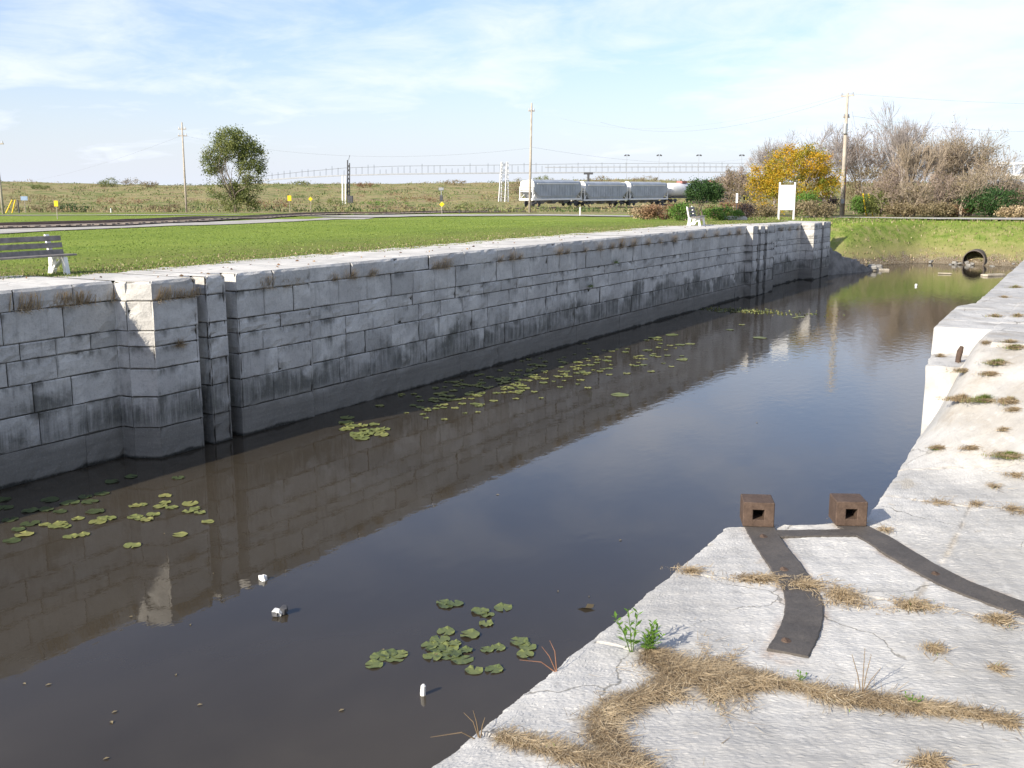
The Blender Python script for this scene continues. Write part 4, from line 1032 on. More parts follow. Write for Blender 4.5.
for i, (px, s, H, W, mm, lb, n_, sz) in enumerate((
    (682, 60, .95, 1.6, 'juniper', 'bright green low juniper left of the dark evergreen bush', 60, .09),
    (722, 60.5, .72, 2.6, 'juniper', 'spreading bright green juniper right of the distant bench', 80, .09),
    (745.5, 62.5, .95, 1.1, 'plumleaf', 'small round dark plum bush right of the marker post', 50, .07),
    (664, 66, .9, 3.4, 'russet', 'russet shrub with dry stems left of the bright junipers', 90, .12),
    (646, 70, .9, 2.2, 'straw', 'straw coloured shrub at the left end of the shrub row', 60, .12),
    (728, 68, 1.1, 3.2, 'russet', 'russet brown shrub behind the marker post', 80, .12),
    (757, 74, 1.2, 3.0, 'brownleaf', 'brown shrub under the left side of the golden tree', 80, .12),
    (812, 80, 1.35, 4.0, 'brownleaf', 'brown brush under the golden tree between board and transformer pole', 110, .13),
    (804, 84, 2.0, 2.6, 'juniper', 'green bush low under the right side of the golden tree', 80, .13),
    (827, 96, 2.1, 1.9, 'plumleaf', 'dark shadowy bush left of the transformer pole', 70, .13),
    (862, 99, 1.8, 2.2, 'juniper', 'green bush just right of the transformer pole', 90, .14),
    (880, 92, 2.2, 3.2, 'willow', 'olive bush behind the yellow guy wire guards', 90, .14),
    (905, 90, 1.2, 3.6, 'brownleaf', 'brown brush at the foot of the slender bare trees', 100, .14),
    (935, 88, 1.2, 3.4, 'brownleaf', 'tawny brush below the middle of the bare thicket', 100, .14),
    (958, 90, 1.0, 3.0, 'russet', 'russet brush left of the dark green bush at right', 90, .14),
    (990, 88, 2.4, 5.2, 'cedar', 'large dark green bush at the right under the bare twigs', 150, .16),
    (1015, 86, .9, 3.0, 'straw', 'straw coloured grass clump at the right end of the thicket', 100, .14),
    (922, 104, 2.6, 4.0, 'brownleaf', 'thin brown leaved tree inside the bare thicket', 90, .15),
    (864, 103, 4.8, 4.0, 'brownleaf', 'brown leaved tree behind the transformer pole', 110, .15),
    (960, 100, 3.6, 6.0, 'brownleaf', 'tall brown leaved bush inside the right half of the thicket', 110, .15),
    (1035, 96, 2.4, 6.0, 'brownleaf', 'brown bush below the white truss at the right edge', 120, .16))):
    leafy('shrub', lb, gs(px, s), H, W, 3, M[mm], M['barkbrown'], n_, 34, sz, [(0, .52, .46, .42, 1.)], 30+i, 'shrub', cr=.16*H+.1, depth=2, group='shrubs behind the lock')
for i, (px, s_, H, W, mm) in enumerate(((104, 400, 2.6, 5, 'willow'), (112, 405, 3.4, 5, 'willow'), (133, 410, 2.8, 9, 'brownleaf'), (150, 395, 2.0, 6, 'brownleaf'), (40, 380, 1.8, 7, 'willow'), (300, 400, 1.8, 8, 'willow'), (365, 390, 2.0, 6, 'russet'), (455, 400, 2.0, 10, 'brownleaf'), (517, 300, 4.2, 4.5, 'brownleaf'), (545, 390, 2.6, 8, 'willow'), (600, 380, 2.8, 9, 'brownleaf'), (645, 390, 2.4, 10, 'brownleaf'),
                               (50, 150, 1.1, 6, 'brownleaf'), (75, 145, 1.0, 5, 'cedar'), (165, 148, 1.1, 6, 'brownleaf'), (270, 190, 1.4, 9, 'russet'), (330, 205, 1.4, 10, 'willow'), (385, 215, 1.6, 10, 'juniper'), (395, 170, 1.2, 8, 'brownleaf'), (475, 190, 1.3, 8, 'willow'), (205, 210, 1.6, 9, 'willow'), (120, 230, 1.6, 12, 'russet'), (30, 250, 1.8, 12, 'brownleaf'), (425, 250, 1.6, 12, 'russet'))):
    side_ = 'left' if px < 187 else ('between olive tree and tower' if px < 345 else 'right')
    nm_ = {'willow': 'olive', 'brownleaf': 'brown', 'russet': 'russet', 'cedar': 'dark green', 'juniper': 'bright green'}[mm]
    where = 'on the skyline' if s_ > 280 else 'in the rough field'
    rel_ = 'left of the first tall pole' if px < 187 else ('between the olive tree and the dark bridge tower' if px < 345 else ('between the two bridge towers' if px < 500 else 'above the hopper cars'))
    leafy('field_bush', nm_+' scrub bush '+where+' '+rel_+(', taller one' if H > 3 else ''), gs(px, s_), H, W, 2, M[mm], M['barkbrown'], 34, 26, .30 if s_ > 280 else .2, [(0, .5, .5, .42, 1.)], 200+i, 'bush', cr=.22*H+.2, depth=1, group='scrub bushes of the field, '+nm_+' '+where+' '+rel_)
# bare trees
def bare(label, px, s, H, spread, bark, seed, trunks=1, n=3, depth=5, up=.3, leaves=0):
    global rnd
    rnd = random.Random(seed)
    g = gs(px, s); e = empty('bare_tree', g, 0, label, 'tree', 'bare trees of the thicket')
    b = MB(); tips = []
    for k in range(trunks):
        a = rnd.uniform(0, 6.28); t_ = rnd.uniform(.1, .4) if trunks > 1 else .04
        grow(b, tips, Vector((math.cos(a)*.2*(trunks > 1), math.sin(a)*.2*(trunks > 1), -.1)), Vector((math.cos(a)*t_, math.sin(a)*t_, 1)).normalized(), H*.30, H*.012+.03, depth, spread, up, n, .74, 3, .011, .10, 6)
    b.build('trunk', bark, e)
    if leaves:
        fb = MB()
        for (q, dd, pts) in tips:
            if rnd.random() < leaves:
                for _ in range(3): fb.leaf(q+Vector((rnd.gauss(0, .1), rnd.gauss(0, .1), rnd.gauss(0, .1))), .13, .08, None, 0, rnd.random())
        fb.build('dry_leaves', M['brownleaf'], e)
    return e
BT = [('tall bare grey tree rising left of the transformer pole behind the golden tree', 824, 104, 10.2, .62, 'barkgrey', 2, 0, 3),
      ('bare grey tree showing over the top left of the golden tree', 778, 112, 9.2, .62, 'barkgrey', 2, 0, 3),
      ('tallest dark trunked bare tree in the thicket right of the transformer pole', 881, 100, 11.2, .42, 'barkgrey', 1, 0, 3),
      ('bare tree with fine brown twigs directly behind the transformer pole', 856, 106, 8.8, .65, 'barkbrown', 2, .4, 3),
      ('slender pale sapling right of the tallest bare tree', 901, 96, 8.2, .34, 'barkgrey', 1, 0, 3),
      ('slender pale trunked tree in the gap of the thicket', 911, 92, 7.4, .30, 'barktan', 2, 0, 3),
      ('bushy bare tree with tan twigs left of the thicket centre', 930, 97, 7.6, .55, 'barkbrown', 2, .3, 3),
      ('broad bare tan tree forming the crest of the thicket at right', 970, 95, 8.7, .62, 'barktan', 3, .3, 3),
      ('second broad bare tree filling the crest of the thicket', 950, 101, 8.5, .62, 'barkgrey', 2, .2, 3),
      ('low spreading bare tree leaning over the dark green bush', 990, 91, 5.4, .75, 'barktan', 4, .25, 3),
      ('small bare tree in front of the white truss', 1006, 98, 3.8, .7, 'barkgrey', 3, .25, 3),
      ('small bare brown tree between evergreen bush and golden tree', 733, 96, 4.6, .7, 'barkbrown', 3, .25, 3),
      ('low bare brown bush left of the golden tree', 749, 92, 4.2, .7, 'barkbrown', 4, .3, 3),
      ('thin bare tree behind the left side of the thicket gap', 893, 106, 8.4, .5, 'barkgrey', 2, 0, 3),
      ('bare twiggy shrub at the foot of the tallest bare tree', 884, 92, 4.4, .7, 'barkbrown', 5, .2, 3),
      ('bare twiggy shrub under the slender saplings', 908, 90, 3.6, .7, 'barktan', 5, .2, 3),
      ('bare twiggy shrub below the thicket centre', 936, 91, 4.6, .7, 'barkbrown', 5, .25, 3),
      ('bare twiggy shrub below the crest of the thicket', 960, 89, 4.6, .7, 'barktan', 5, .25, 3),
      ('bare twiggy shrub at the right frame edge', 1022, 88, 2.6, .75, 'barkbrown', 5, .3, 3)]
for i, (lb, px, s, H, sp_, bk_, tr_, lv, n_) in enumerate(BT): bare(lb, px, s, H, sp_, M[bk_], 60+i, tr_, leaves=lv, n=3 if tr_ > 3 else 4, depth=5, up=.22)

# ------------------------------------------------------------------ far bank: culvert, boards, rubble
rnd = random.Random(77)
gq = gp(975, 262); cy0 = gq.y-.6
e = empty('culvert_pipe', (gq.x-.02, cy0, WZ+.30), 0, 'dark round corrugated culvert pipe opening in the grassy bank at the end of the canal', 'culvert')
def ring(b, r0, r1, y0, y1, n=28, corr=0):
    ny_ = 24 if corr else 1; base = len(b.v)
    for j in range(ny_+1):
        y = y0+(y1-y0)*j/ny_; rr = corr*math.sin(j*2.1)
        for k in range(n):
            a = 2*math.pi*k/n
            for r_ in (r0+rr, r1+rr): b.v.append((r_*math.cos(a), y, r_*math.sin(a)))
    def id_(j, k, o_): return base+(j*n+k % n)*2+o_
    for j in range(ny_):
        for k in range(n):
            b.f.append((id_(j, k, 0), id_(j, k+1, 0), id_(j+1, k+1, 0), id_(j+1, k, 0))); b.m.append(1); b.c.append(None)
            b.f.append((id_(j, k+1, 1), id_(j, k, 1), id_(j+1, k, 1), id_(j+1, k+1, 1))); b.m.append(0); b.c.append(None)
    for j in (0, ny_):
        for k in range(n): b.f.append((id_(j, k, 0), id_(j, k, 1), id_(j, k+1, 1), id_(j, k+1, 0))); b.m.append(0); b.c.append(None)
b = MB(); ring(b, .62, .68, 0, 5.5, corr=.012); b.build('pipe', [M['corr'], M['corrin']], e, smooth=True)
b = MB(); b.quad([(.63*math.cos(2*math.pi*k/20), 5.2, .63*math.sin(2*math.pi*k/20)) for k in range(20)][::-1]); b.build('pipe_end', M['hole'], e)  # black disc standing for the dark depth of the pipe
b = MB(); b.box((.28, 1.1, -.22), (.62, 1.5, .24), bev=.08, jit=.04); b.build('silt', M['oldwood'], e)
# collar stones
def rocks(name, label, pts, mat, size, cat='rubble', group=None):
    for i, (x, y, z) in enumerate(pts):
        b = MB(); s_ = size*rnd.uniform(.6, 1.3); b.box((0, 0, 0), (s_*rnd.uniform(.8, 1.6), s_*rnd.uniform(.7, 1.3), s_*rnd.uniform(.4, .8)), bev=s_*.16, jit=s_*.07, rz=rnd.uniform(0, 3))
        o = b.build(name, mat); o.location = (x, y, z); o.rotation_euler = (rnd.uniform(-.3, .3), rnd.uniform(-.3, .3), 0); tag(o, label, cat, group)
pts = []
for k in range(26):
    x = -16.6+rnd.random()*3.2; y = 62.6+(x+16.6)*1.35+rnd.gauss(0, .9); y = max(y, 62.2); zz_ = max(gz(x, y), -1.75-1.6*min(1, (y-61.3)/5.6))
    pts.append((x, y, max(zz_, WZ-.1)+.08))
rocks('rubble_stone', 'grey rubble block on the shaded slope just past the far end of the lock wall', pts, M['rock'], .55, 'stone', 'rubble blocks at the wall end')
# wing wall, low and sloping down to the water beyond the wall end
b = MB(); nu, nv = 26, 8
for i in range(nu+1):
    u = i/nu
    for j in range(nv+1):
        v = j/nv; x = -15.0+2.3*u-2.6*v; y = 61.3+5.6*u+.4*v; z = -1.55-1.9*u**.85+.55*v*(1-u)+rnd.uniform(-.10, .10)-(1.6 if j == 0 else 0)-(.25 if i % 4 == 0 else 0)*(j < 7)
        b.v.append((x+rnd.uniform(-.07, .07), y+rnd.uniform(-.07, .07), z))
for i in range(nu):
    for j in range(nv):
        q = i*(nv+1)+j; b.f.append((q, q+nv+1, q+nv+2, q+1)); b.m.append(0); b.c.append(None)
o = b.build('wing_wall', M['rock']); tag(o, 'broken stone wing wall stepping down into the water past the end of the lock wall', 'wing wall')
pts = []
for k in range(22):
    x = rnd.uniform(-12.2, -7.6) if k < 19 else rnd.uniform(-6.6, -6.); y = float(bank_end(x))+rnd.uniform(-.2, 1.2); pts.append((x, y, gz(x, y)+.06))
rocks('shore_stone', 'small pale stone lying along the waterline of the far bank', pts, M['rock'], .24, 'stone', 'stones along the far shore')
def board(x0, y0, x1, y1, px, label, th=.12, wd=.35):
    a = pl(x0, y0, WZ+.05); c = pl(x1, y1, WZ+.05); d = c-a; b = MB(); b.box((0, 0, 0), (d.length, wd, th), bev=.02); b.box((.1, wd*.9, -.01), (d.length*.92, wd*.7, th*.8), bev=.02)
    o = b.build('floating_board', M['oldwood']); o.location = (a+c)/2; o.rotation_euler = (0, .01, math.atan2(d.y, d.x)); tag(o, label, 'board')
board(853, 270.2, 888, 269.6, 0, 'pale board floating at the foot of the stone rubble beyond the lock wall')
board(985, 275.5, 1003, 274.5, 0, 'pale board at the water edge near the culvert, beside the right wall')
board(938, 273.2, 951, 273.4, 0, 'thin pale stick floating in front of the culvert', .06, .12)

# ------------------------------------------------------------------ grass tufts
tuft_n = 0
def tuft_mesh(rx, ry, n, h, fol, lean=.9, green=0., rot=0., hole=None, flat=0.):
    b = MB(); ca, sa = math.cos(rot), math.sin(rot)
    for k in range(n):
        a = rnd.uniform(0, 6.283); r_ = abs(rnd.gauss(0, .52))*(1+.3*math.sin(a*3+rx*90)); x = rx*r_*math.cos(a); y = ry*r_*math.sin(a)
        p = (x*ca-y*sa, x*sa+y*ca, -.006)
        gi = 1 if rnd.random() < green else 0
        hh = h*rnd.uniform(.3, 1.15)*max(.3, 1-.45*r_)
        b.blade(p, hh, rnd.uniform(.3, 1.15)*lean, rnd.uniform(.002, .0048), gi, min(1, max(0, rnd.gauss(.5, .24))))
        if flat and rnd.random() < flat:      # lying blades
            an = rnd.uniform(0, 6.283); l_ = rnd.uniform(.03, .10); q = Vector((p[0], p[1], rnd.uniform(.004, .03))); d = Vector((math.cos(an), math.sin(an), rnd.uniform(-.1, .2)))*l_; w__ = Vector((-math.sin(an), math.cos(an), .3))*.0025
            b.quad([q-w__, q+w__, q+d+w__*.3, q+d-w__*.3], 0, min(1, max(0, rnd.gauss(.55, .25))))
    return b
def tuft(px, py, wpx, hpx, label, n=260, h=.07, green=0., z=PZ, name='dry_grass_tuft', group='dry grass tufts on the platform', rot=None, lean=1.0):
    p = pl(px, py, z); q = pl(px+wpx/2, py, z); rx = (q-p).length; r2 = pl(px, py+hpx/2, z); ry = (r2-p).length
    d = q-p; b = tuft_mesh(rx*1.1, min(ry, rx*1.3)*1.1, int(n*1.15), h*.85, 0, lean, green, math.atan2(d.y, d.x), flat=.8)
    o = b.build(name, [M['straw'], M['greenblade']]); zz_ = z
    if -40 < p.y < 71: zz_ = rz_at(p.x, p.y)
    o.location = (p.x, p.y, zz_); tag(o, label, 'grass tuft', group); return o
TF = [(690, 572, 36, 8, 'small dry grass tuft at the left end of the joint before the short strap', 200, .05, 0),
      (760, 580, 70, 10, 'straw coloured grass in the joint left of the short curved strap', 520, .06, .0),
      (806, 587, 46, 12, 'straw grass lying across the short curved strap', 520, .07, .0),
      (843, 598, 48, 24, 'broad dry grass tuft right beside the short curved strap', 700, .09, 0),
      (913, 608, 48, 14, 'dry grass tuft in the joint between the two iron straps', 520, .08, .08),
      (996, 622, 38, 11, 'small dry grass tuft at the right frame edge under the long strap', 340, .07, .1),
      (933, 652, 24, 10, 'sparse dry tuft alone on the slab below the joint', 150, .08, .1),
      (997, 671, 18, 7, 'tiny spiky tuft alone near the right frame edge', 70, .08, .1),
      (928, 764, 44, 14, 'reddish dry tuft at the bottom edge of the picture', 300, .09, 0),
      (940, 502, 40, 9, 'flat tan grass patch above the long strap', 300, .05, 0),
      (976, 505, 22, 7, 'small tan grass tuft right of the flat patch above the long strap', 130, .05, 0),
      (1014, 510, 30, 9, 'tan grass tuft at the right frame edge above the long strap', 240, .05, 0),
      (994, 489, 14, 5, 'tiny tuft between the joint patches', 80, .05, .1),
      (1014, 485, 26, 6, 'reddish low weeds near the right frame edge', 180, .05, 0),
      (850, 524, 30, 4, 'straw wedged in front of the right anchor block', 170, .035, 0),
      (884, 531, 14, 10, 'small dry tuft beside the start of the long strap', 120, .05, 0)]
for (x, y, wp, hp, lb, n_, h_, g_) in TF: tuft(x, y, wp, hp, lb, n_, h_, g_)
# the long matted strips of dead grass in the wide joints
def p0n(p): return p.x*17+p.y*11+2*math.sin(p.x*31-p.y*19)
def mat_strip(label, poly, n, h, green=.03):
    P = [(pl(x, y, PZ), w_) for x, y, w_ in poly]; seg = []; tot = 0
    for i in range(len(P)-1): tot += (P[i+1][0]-P[i][0]).length*(P[i][1]+P[i+1][1]); seg.append(tot)
    b = MB(); c0 = P[0][0].copy()
    for k in range(n):
        t_ = rnd.random()*tot; i = next(j for j, s_ in enumerate(seg) if t_ <= s_); u = rnd.random(); a, c = P[i][0], P[i+1][0]; wd = P[i][1]*(1-u)+P[i+1][1]*u
        d = (c-a).normalized(); nn = Vector((-d.y, d.x, 0)); off = rnd.gauss(0, .66)*wd*(1.9 if rnd.random() < .06 else 1)*(1+.45*math.sin(p0n(a.lerp(c, u)))); p = a.lerp(c, u)+nn*off
        q = Vector((p.x-c0.x, p.y-c0.y, -.004)); ee = min(1, abs(off)/wd)
        patch = math.sin(p.x*9+2*math.sin(p.y*7))+math.sin(p.y*13+p.x*4)
        if rnd.random() < .22: b.blade(q, h*.75*rnd.uniform(.3, 1.2)*(1-.5*ee), rnd.uniform(.5, 1.3), rnd.uniform(.003, .006), 1 if (rnd.random() < green and patch > .6) else 0, min(1, max(0, .46+.10*patch+rnd.gauss(0, .32))))
        else:
            an = rnd.uniform(-3.1, 3.1)+math.atan2(d.y, d.x)+(math.pi if rnd.random() < .5 else 0); l_ = rnd.uniform(.03, .12); q.z = rnd.uniform(.004, .010+.016*(1-ee)); dv = Vector((math.cos(an), math.sin(an), rnd.uniform(-.15, .25)))*l_; w__ = Vector((-math.sin(an), math.cos(an), .3))*rnd.uniform(.001, .0022)
            b.quad([q-w__, q+w__, q+dv+w__*.3, q+dv-w__*.3], 0, min(1, max(0, .50+.10*patch+rnd.gauss(0, .34))))
    o = b.build('dry_grass_mat', [M['straw'], M['greenblade']]); o.location = (c0.x, c0.y, PZ+.004); tag(o, label, 'grass mat', 'matted dead grass in the joints')
mat_strip('wide mat of dead grass spreading right of the green plant', [(648, 652, .05), (672, 668, .13), (700, 680, .21), (735, 681, .16), (765, 682, .06)], 8500, .055)
mat_strip('long strip of dead grass in the joint running to the right frame edge', [(755, 680, .06), (800, 688, .045), (840, 699, .06), (880, 702, .055), (920, 709, .075), (960, 713, .035), (1018, 724, .045)], 5000, .05, .16)
mat_strip('curving mat of dead grass running down towards the bottom edge', [(676, 688, .09), (640, 699, .07), (607, 710, .07), (599, 730, .06), (614, 752, .06), (636, 768, .075), (650, 785, .07)], 5000, .05)
mat_strip('narrow grass strip in the lower joint meeting the canal edge', [(498, 737, .035), (530, 745, .045), (565, 755, .045), (600, 764, .05), (640, 775, .05)], 3600, .06, .12)

# green plant at the platform edge ---------------------------------------------------
def stemplant(px, py, z, stems, label, lf, stem, name='leafy_plant', cat='plant', ll=.05, lw=.010, step=.016, group=None):
    p0 = pl(px, py, z); e = empty(name, p0, 0, label, cat, group); sb = MB(); lb_ = MB()
    for (dx, dy, h) in stems:
        pts = [Vector((dx*.12, dy*.12, 0)), Vector((dx*.45, dy*.45, h*.5)), Vector((dx, dy, h))]; sb.tube(pts, [.0035, .0028, .0015], 4)
        n = int(h/step); 
        for k in range(int(n*.18), n+1):
            u = k/n; q = (pts[0]*(1-u)**2+pts[1]*2*u*(1-u)+pts[2]*u*u); a = k*2.4
            d = Vector((math.cos(a), math.sin(a), .35+.5*u)).normalized(); w_ = d.cross(Vector((0, 0, 1))).normalized()*lw*.5*rnd.uniform(.8, 1.3); L = ll*rnd.uniform(.7, 1.2)*(1-.35*u)
            lb_.quad([q, q+d*L*.45+w_, q+d*L-Vector((0, 0, .006)), q+d*L*.45-w_], 0, rnd.uniform(.2, .9))
    sb.build('stems', stem, e); lb_.build('leaves', lf, e); return e
stemplant(632, 652, PZ, [(-.03, .0, .26), (.02, .03, .24), (-.10, -.02, .20), (-.13, .03, .19)], 'upright plant with narrow dark green leaves at the canal edge of the platform', M['leafgreen'], M['leafgreen'], ll=.075, lw=.018, step=.014)
stemplant(646, 653, PZ, [(.03, .02, .17), (.06, .0, .14), (.0, -.02, .13), (.05, .05, .16), (.09, .03, .12), (.02, .04, .18)], 'bushy bright green plant next to the dead grass mat', M['leafgreen'], M['leafgreen'], ll=.065, lw=.016, step=.007)
stemplant(862, 693, PZ, [(.0, .0, .26), (.03, .03, .22), (-.07, .02, .20), (.09, .0, .17)], 'thin dry yellow weed stalks rising from the long grass strip', M['straw'], M['straw'], 'dry_weed_stalk', 'dry weed', ll=.014, lw=.006, step=.018)
stemplant(800, 683, PZ, [(.0, .0, .06), (.03, .01, .05), (-.02, .02, .05)], 'small green sprout in the long grass strip', M['leafgreen'], M['leafgreen'], 'green_sprout', 'plant', ll=.04, lw=.012, step=.008)
stemplant(912, 706, PZ, [(.0, .0, .05), (.05, .01, .05), (-.04, .02, .05)], 'low green weed in the right half of the long grass strip', M['leafgreen'], M['leafgreen'], 'green_sprout', 'plant', ll=.04, lw=.012, step=.008)
def twigs(px, py, lst, label, mat='straw'):
    p0 = pl(px, py, PZ); b = MB()
    for (dx, dy, dz, bend) in lst:
        b.tube([(0, 0, -.02), (dx*.5+bend, dy*.5, dz*.6+abs(bend)), (dx, dy, dz)], [.004, .003, .0015], 4)
    o = b.build('dead_stalk', M[mat]); o.location = p0; tag(o, label, 'dead stalk')
twigs(557, 670, [(-.10, .0, .12, .0), (-.06, .02, .16, .01), (-.22, -.05, .03, .02)], 'two thin dead stalks leaning over the water at the middle of the platform edge', 'stemred')
twigs(480, 738, [(-.04, .0, .14, .0), (-.11, .02, .10, .01), (-.22, -.12, .0, .04), (.03, .0, .12, 0)], 'pale dead grass blades drooping over the lower platform edge')

# weeds on the ledge, ramp and coping of the right wall --------------------------------------
def rtuft(px, py, zg, wp, hp, label, n, h, green):
    r = ray(px, py); s = 8.; hit = None
    while s < 60:
        p = Vector((0, 0, CZ))+r*s
        if p.x < .8 and p.x > float(edgeX(p.y)) and p.z <= rz_at(p.x, p.y): hit = p; break
        s *= 1.003
    if hit is None: return
    rx = wp/2/hf*s; b = tuft_mesh(rx, rx*.45, int(n*1.6), h, 0, .8, green, yaw, flat=.8)
    o = b.build('weed_tuft', [M['straw'], M['greenblade']]); o.location = (hit.x, hit.y, rz_at(hit.x, hit.y)); tag(o, label, 'weeds', 'weeds on the right wall top')
for a_ in ((1010, 457, 0, 46, 9, 'green weed patch in the joint at the right frame edge', 900, .07, .85), (938, 449, 0, 24, 5, 'dark low weed tuft near the platform edge', 300, .05, .6), (971, 451, 0, 24, 6, 'tan tuft right of the dark weed tuft', 260, .05, 0), (1003, 432, 0, 12, 5, 'tiny tan tuft below the raised stone', 80, .05, .1),
           (962, 402, 0, 40, 8, 'brown grass at the left end of the mound where the platform rises', 700, .10, .05), (985, 401, 0, 38, 10, 'bright green clump in the middle of the grassy mound', 800, .10, .8), (1010, 403, 0, 34, 8, 'tan grass at the right end of the grassy mound', 600, .09, .05),
           (965, 372, 0, 34, 8, 'yellow green moss patch below the iron pin', 500, .05, .45), (990, 376, 0, 26, 6, 'tan weeds right of the moss patch', 300, .06, .1), (998, 364, 0, 30, 8, 'green weed clump on the raised stones at right', 500, .08, .8), (1016, 350, 0, 30, 6, 'green weeds at the right frame edge on the raised stones', 400, .07, .7),
           (1014, 411, 0, 24, 5, 'low tan grass just below the mound', 200, .05, .05), (940, 357, 0, 8, 4, 'small brown weed in the corner of the pier ledge', 120, .07, .1),
           (1010, 343, 0, 22, 3, 'low dry weeds on the upper stones', 150, .06, .4), (995, 317, 0, 20, 3, 'small tan tuft on the wall top past the jog', 140, .07, .3), (1018, 317, 0, 14, 3, 'small tuft at the right frame edge on the wall top', 140, .07, .3),
           (1016, 288, 0, 16, 3, 'green tuft on the wall top near the far shore board', 160, .08, .6), (1004, 298, 0, 12, 3, 'dry tuft on the wall top between two slabs', 120, .06, .2), (985, 345, 0, 14, 3, 'dry weed in the seam of the upper block', 100, .05, .1)): rtuft(*a_)

# tufts hanging from the coping joint of the far lock wall --------------------------------------
WT = []
for px in (24, 60, 76, 112): WT.append((px, 'recess'))
for px in (162, 176, 190): WT.append((px, 'pier'))
for px in (265, 285, 296, 335, 352, 372, 437, 446, 500, 512, 520, 560, 567, 585, 600, 612, 622, 633, 648, 660, 674, 690, 704, 716, 728, 738, 772, 780, 788, 796): WT.append((px, 'long'))
for i, (px, wh) in enumerate(WT):
    X = {'recess': -15.85, 'pier': -15.15, 'long': -15.17}[wh]
    if px > 765: X = -15.65
    dx = ray(px, 260); Y = X*dx.y/dx.x; z = -.36*(1-0)+drop(Y)
    big = rnd.uniform(.7, 1.35)*(1.25 if 590 < px < 740 else 1)
    b = MB()
    for k in range(int(75*big)):
        y = rnd.gauss(0, .11*big); q = Vector((.0, y, rnd.uniform(-.02, .03))); up_ = rnd.uniform(-.06, .25)*big; o_ = rnd.uniform(.03, .14)
        w__ = Vector((0, rnd.uniform(.003, .008), .002)); e_ = q+Vector((o_, rnd.gauss(0, .08), up_)); m_ = q+Vector((o_*.8, (e_-q).y*.4, up_*.75+.02))
        b.quad([q-w__, q+w__, m_+w__*.8, m_-w__*.8], 0, min(1, max(0, rnd.gauss(.6, .25)))); b.quad([m_-w__*.8, m_+w__*.8, e_], 0, min(1, max(0, rnd.gauss(.6, .25))))
    o = b.build('wall_grass_tuft', M['straw']); o.location = (X-.01, Y, z)
    lb = {'recess': 'dry grass tuft under the coping of the recessed wall left of the near pier', 'pier': 'dry grass tuft under the top block of the near pier',
          'long': 'dry grass tuft under the coping of the long wall between the two pairs of grooves' if px < 765 else 'dry grass tuft under the coping near the far pier'}[wh]
    tag(o, lb, 'grass tuft', 'tufts under the coping, '+wh)
for (px, py, lb) in ((180, 345, 'single pale tuft growing from a joint halfway up the near pier'), (615, 262, 'dark green weed clump on the long wall below the coping'), (590, 286, 'dark weeds in a lower joint of the long wall')):
    X = -15.15; r = ray(px, py); k = X/r.x; Y = r.y*k; z = CZ+r.z*k; b = MB()
    for j in range(110):
        q = Vector((0, rnd.gauss(0, .06), 0)); e_ = q+Vector((rnd.uniform(.03, .16), rnd.gauss(0, .12), rnd.uniform(-.08, .2))); w__ = Vector((0, .006, .003)); b.quad([q-w__, q+w__, e_], 0, rnd.random())
    o = b.build('wall_weed', M['straw'] if px == 180 else M['greenblade']); o.location = (X, Y, z); tag(o, lb, 'weed')

# ------------------------------------------------------------------ lily pads
def pad_mesh(r, irr, curl):
    b = MB(); n = 18; notch = .35; a0 = rnd.uniform(0, 6.28); base = len(b.v); b.v.append((0, 0, .012))
    for ring_ in (.55, 1.):
        for k in range(n+1):
            a = a0+notch/2+(2*math.pi-notch)*k/n; rr = r*ring_*(1+irr*.5*math.sin(a*3+a0)+rnd.uniform(-.03, .03)); b.v.append((rr*math.cos(a), rr*math.sin(a)*.92, .010+(curl*rnd.uniform(0, 1)*math.sin(a*2+a0)**2 if ring_ == 1 else 0)))
    t_ = rnd.random()
    for k in range(n): b.f.append((base, base+1+k, base+2+k)); b.f.append((base+1+k, base+n+2+k, base+n+3+k, base+2+k)); b.m += [0, 0]; b.c += [t_, min(1, max(0, t_+rnd.gauss(0, .1)))]
    return b, a0
npad = 0
def pads(pts, label, group, rr=(.10, .17), curl=.02, tlo=None):
    protos = []
    for k in range(9):
        b, a0 = pad_mesh(1, .06, curl/.14); 
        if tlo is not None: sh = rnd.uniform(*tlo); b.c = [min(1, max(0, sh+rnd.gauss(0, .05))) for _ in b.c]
        protos.append(b)
    objs = []
    for i, (x, y) in enumerate(pts):
        p = pl(x, y, WZ)
        if p.x < -15.1 and p.y > 12.7: continue
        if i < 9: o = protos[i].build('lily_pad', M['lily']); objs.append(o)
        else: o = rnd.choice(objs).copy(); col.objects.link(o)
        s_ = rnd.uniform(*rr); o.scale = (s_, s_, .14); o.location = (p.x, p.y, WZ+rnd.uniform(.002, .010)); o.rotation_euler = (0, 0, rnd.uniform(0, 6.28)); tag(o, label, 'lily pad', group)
def cluster(pl_, n, sx, sy, cross=None):
    out = []
    for k in range(n):
        i = rnd.randrange(len(pl_)); x, y = pl_[i][:2]; out.append((x+rnd.gauss(0, sx), y+rnd.gauss(0, sy)))
    return out
rnd = random.Random(21)
drift = []
for k in range(265):      # long drift by the wall, thickest in the middle
    u = min(1, max(0, rnd.betavariate(1.5, 1.7))); x = 395+u*290; yc = 406-u*60+rnd.gauss(0, 7.5+3*(1-u)); drift.append((x+rnd.gauss(0, 8), yc))
pads(drift, 'small yellow green lily pad in the long drift beside the far lock wall', 'lily pads in the long drift', (.06, .125), .02, (.55, .85))
pads(cluster([(345, 425), (360, 430), (372, 436), (355, 437), (380, 430)], 20, 8, 4), 'yellow green lily pad in the small cluster left of the long drift', 'lily pads left of the drift', (.11, .18), .03, (.55, .85))
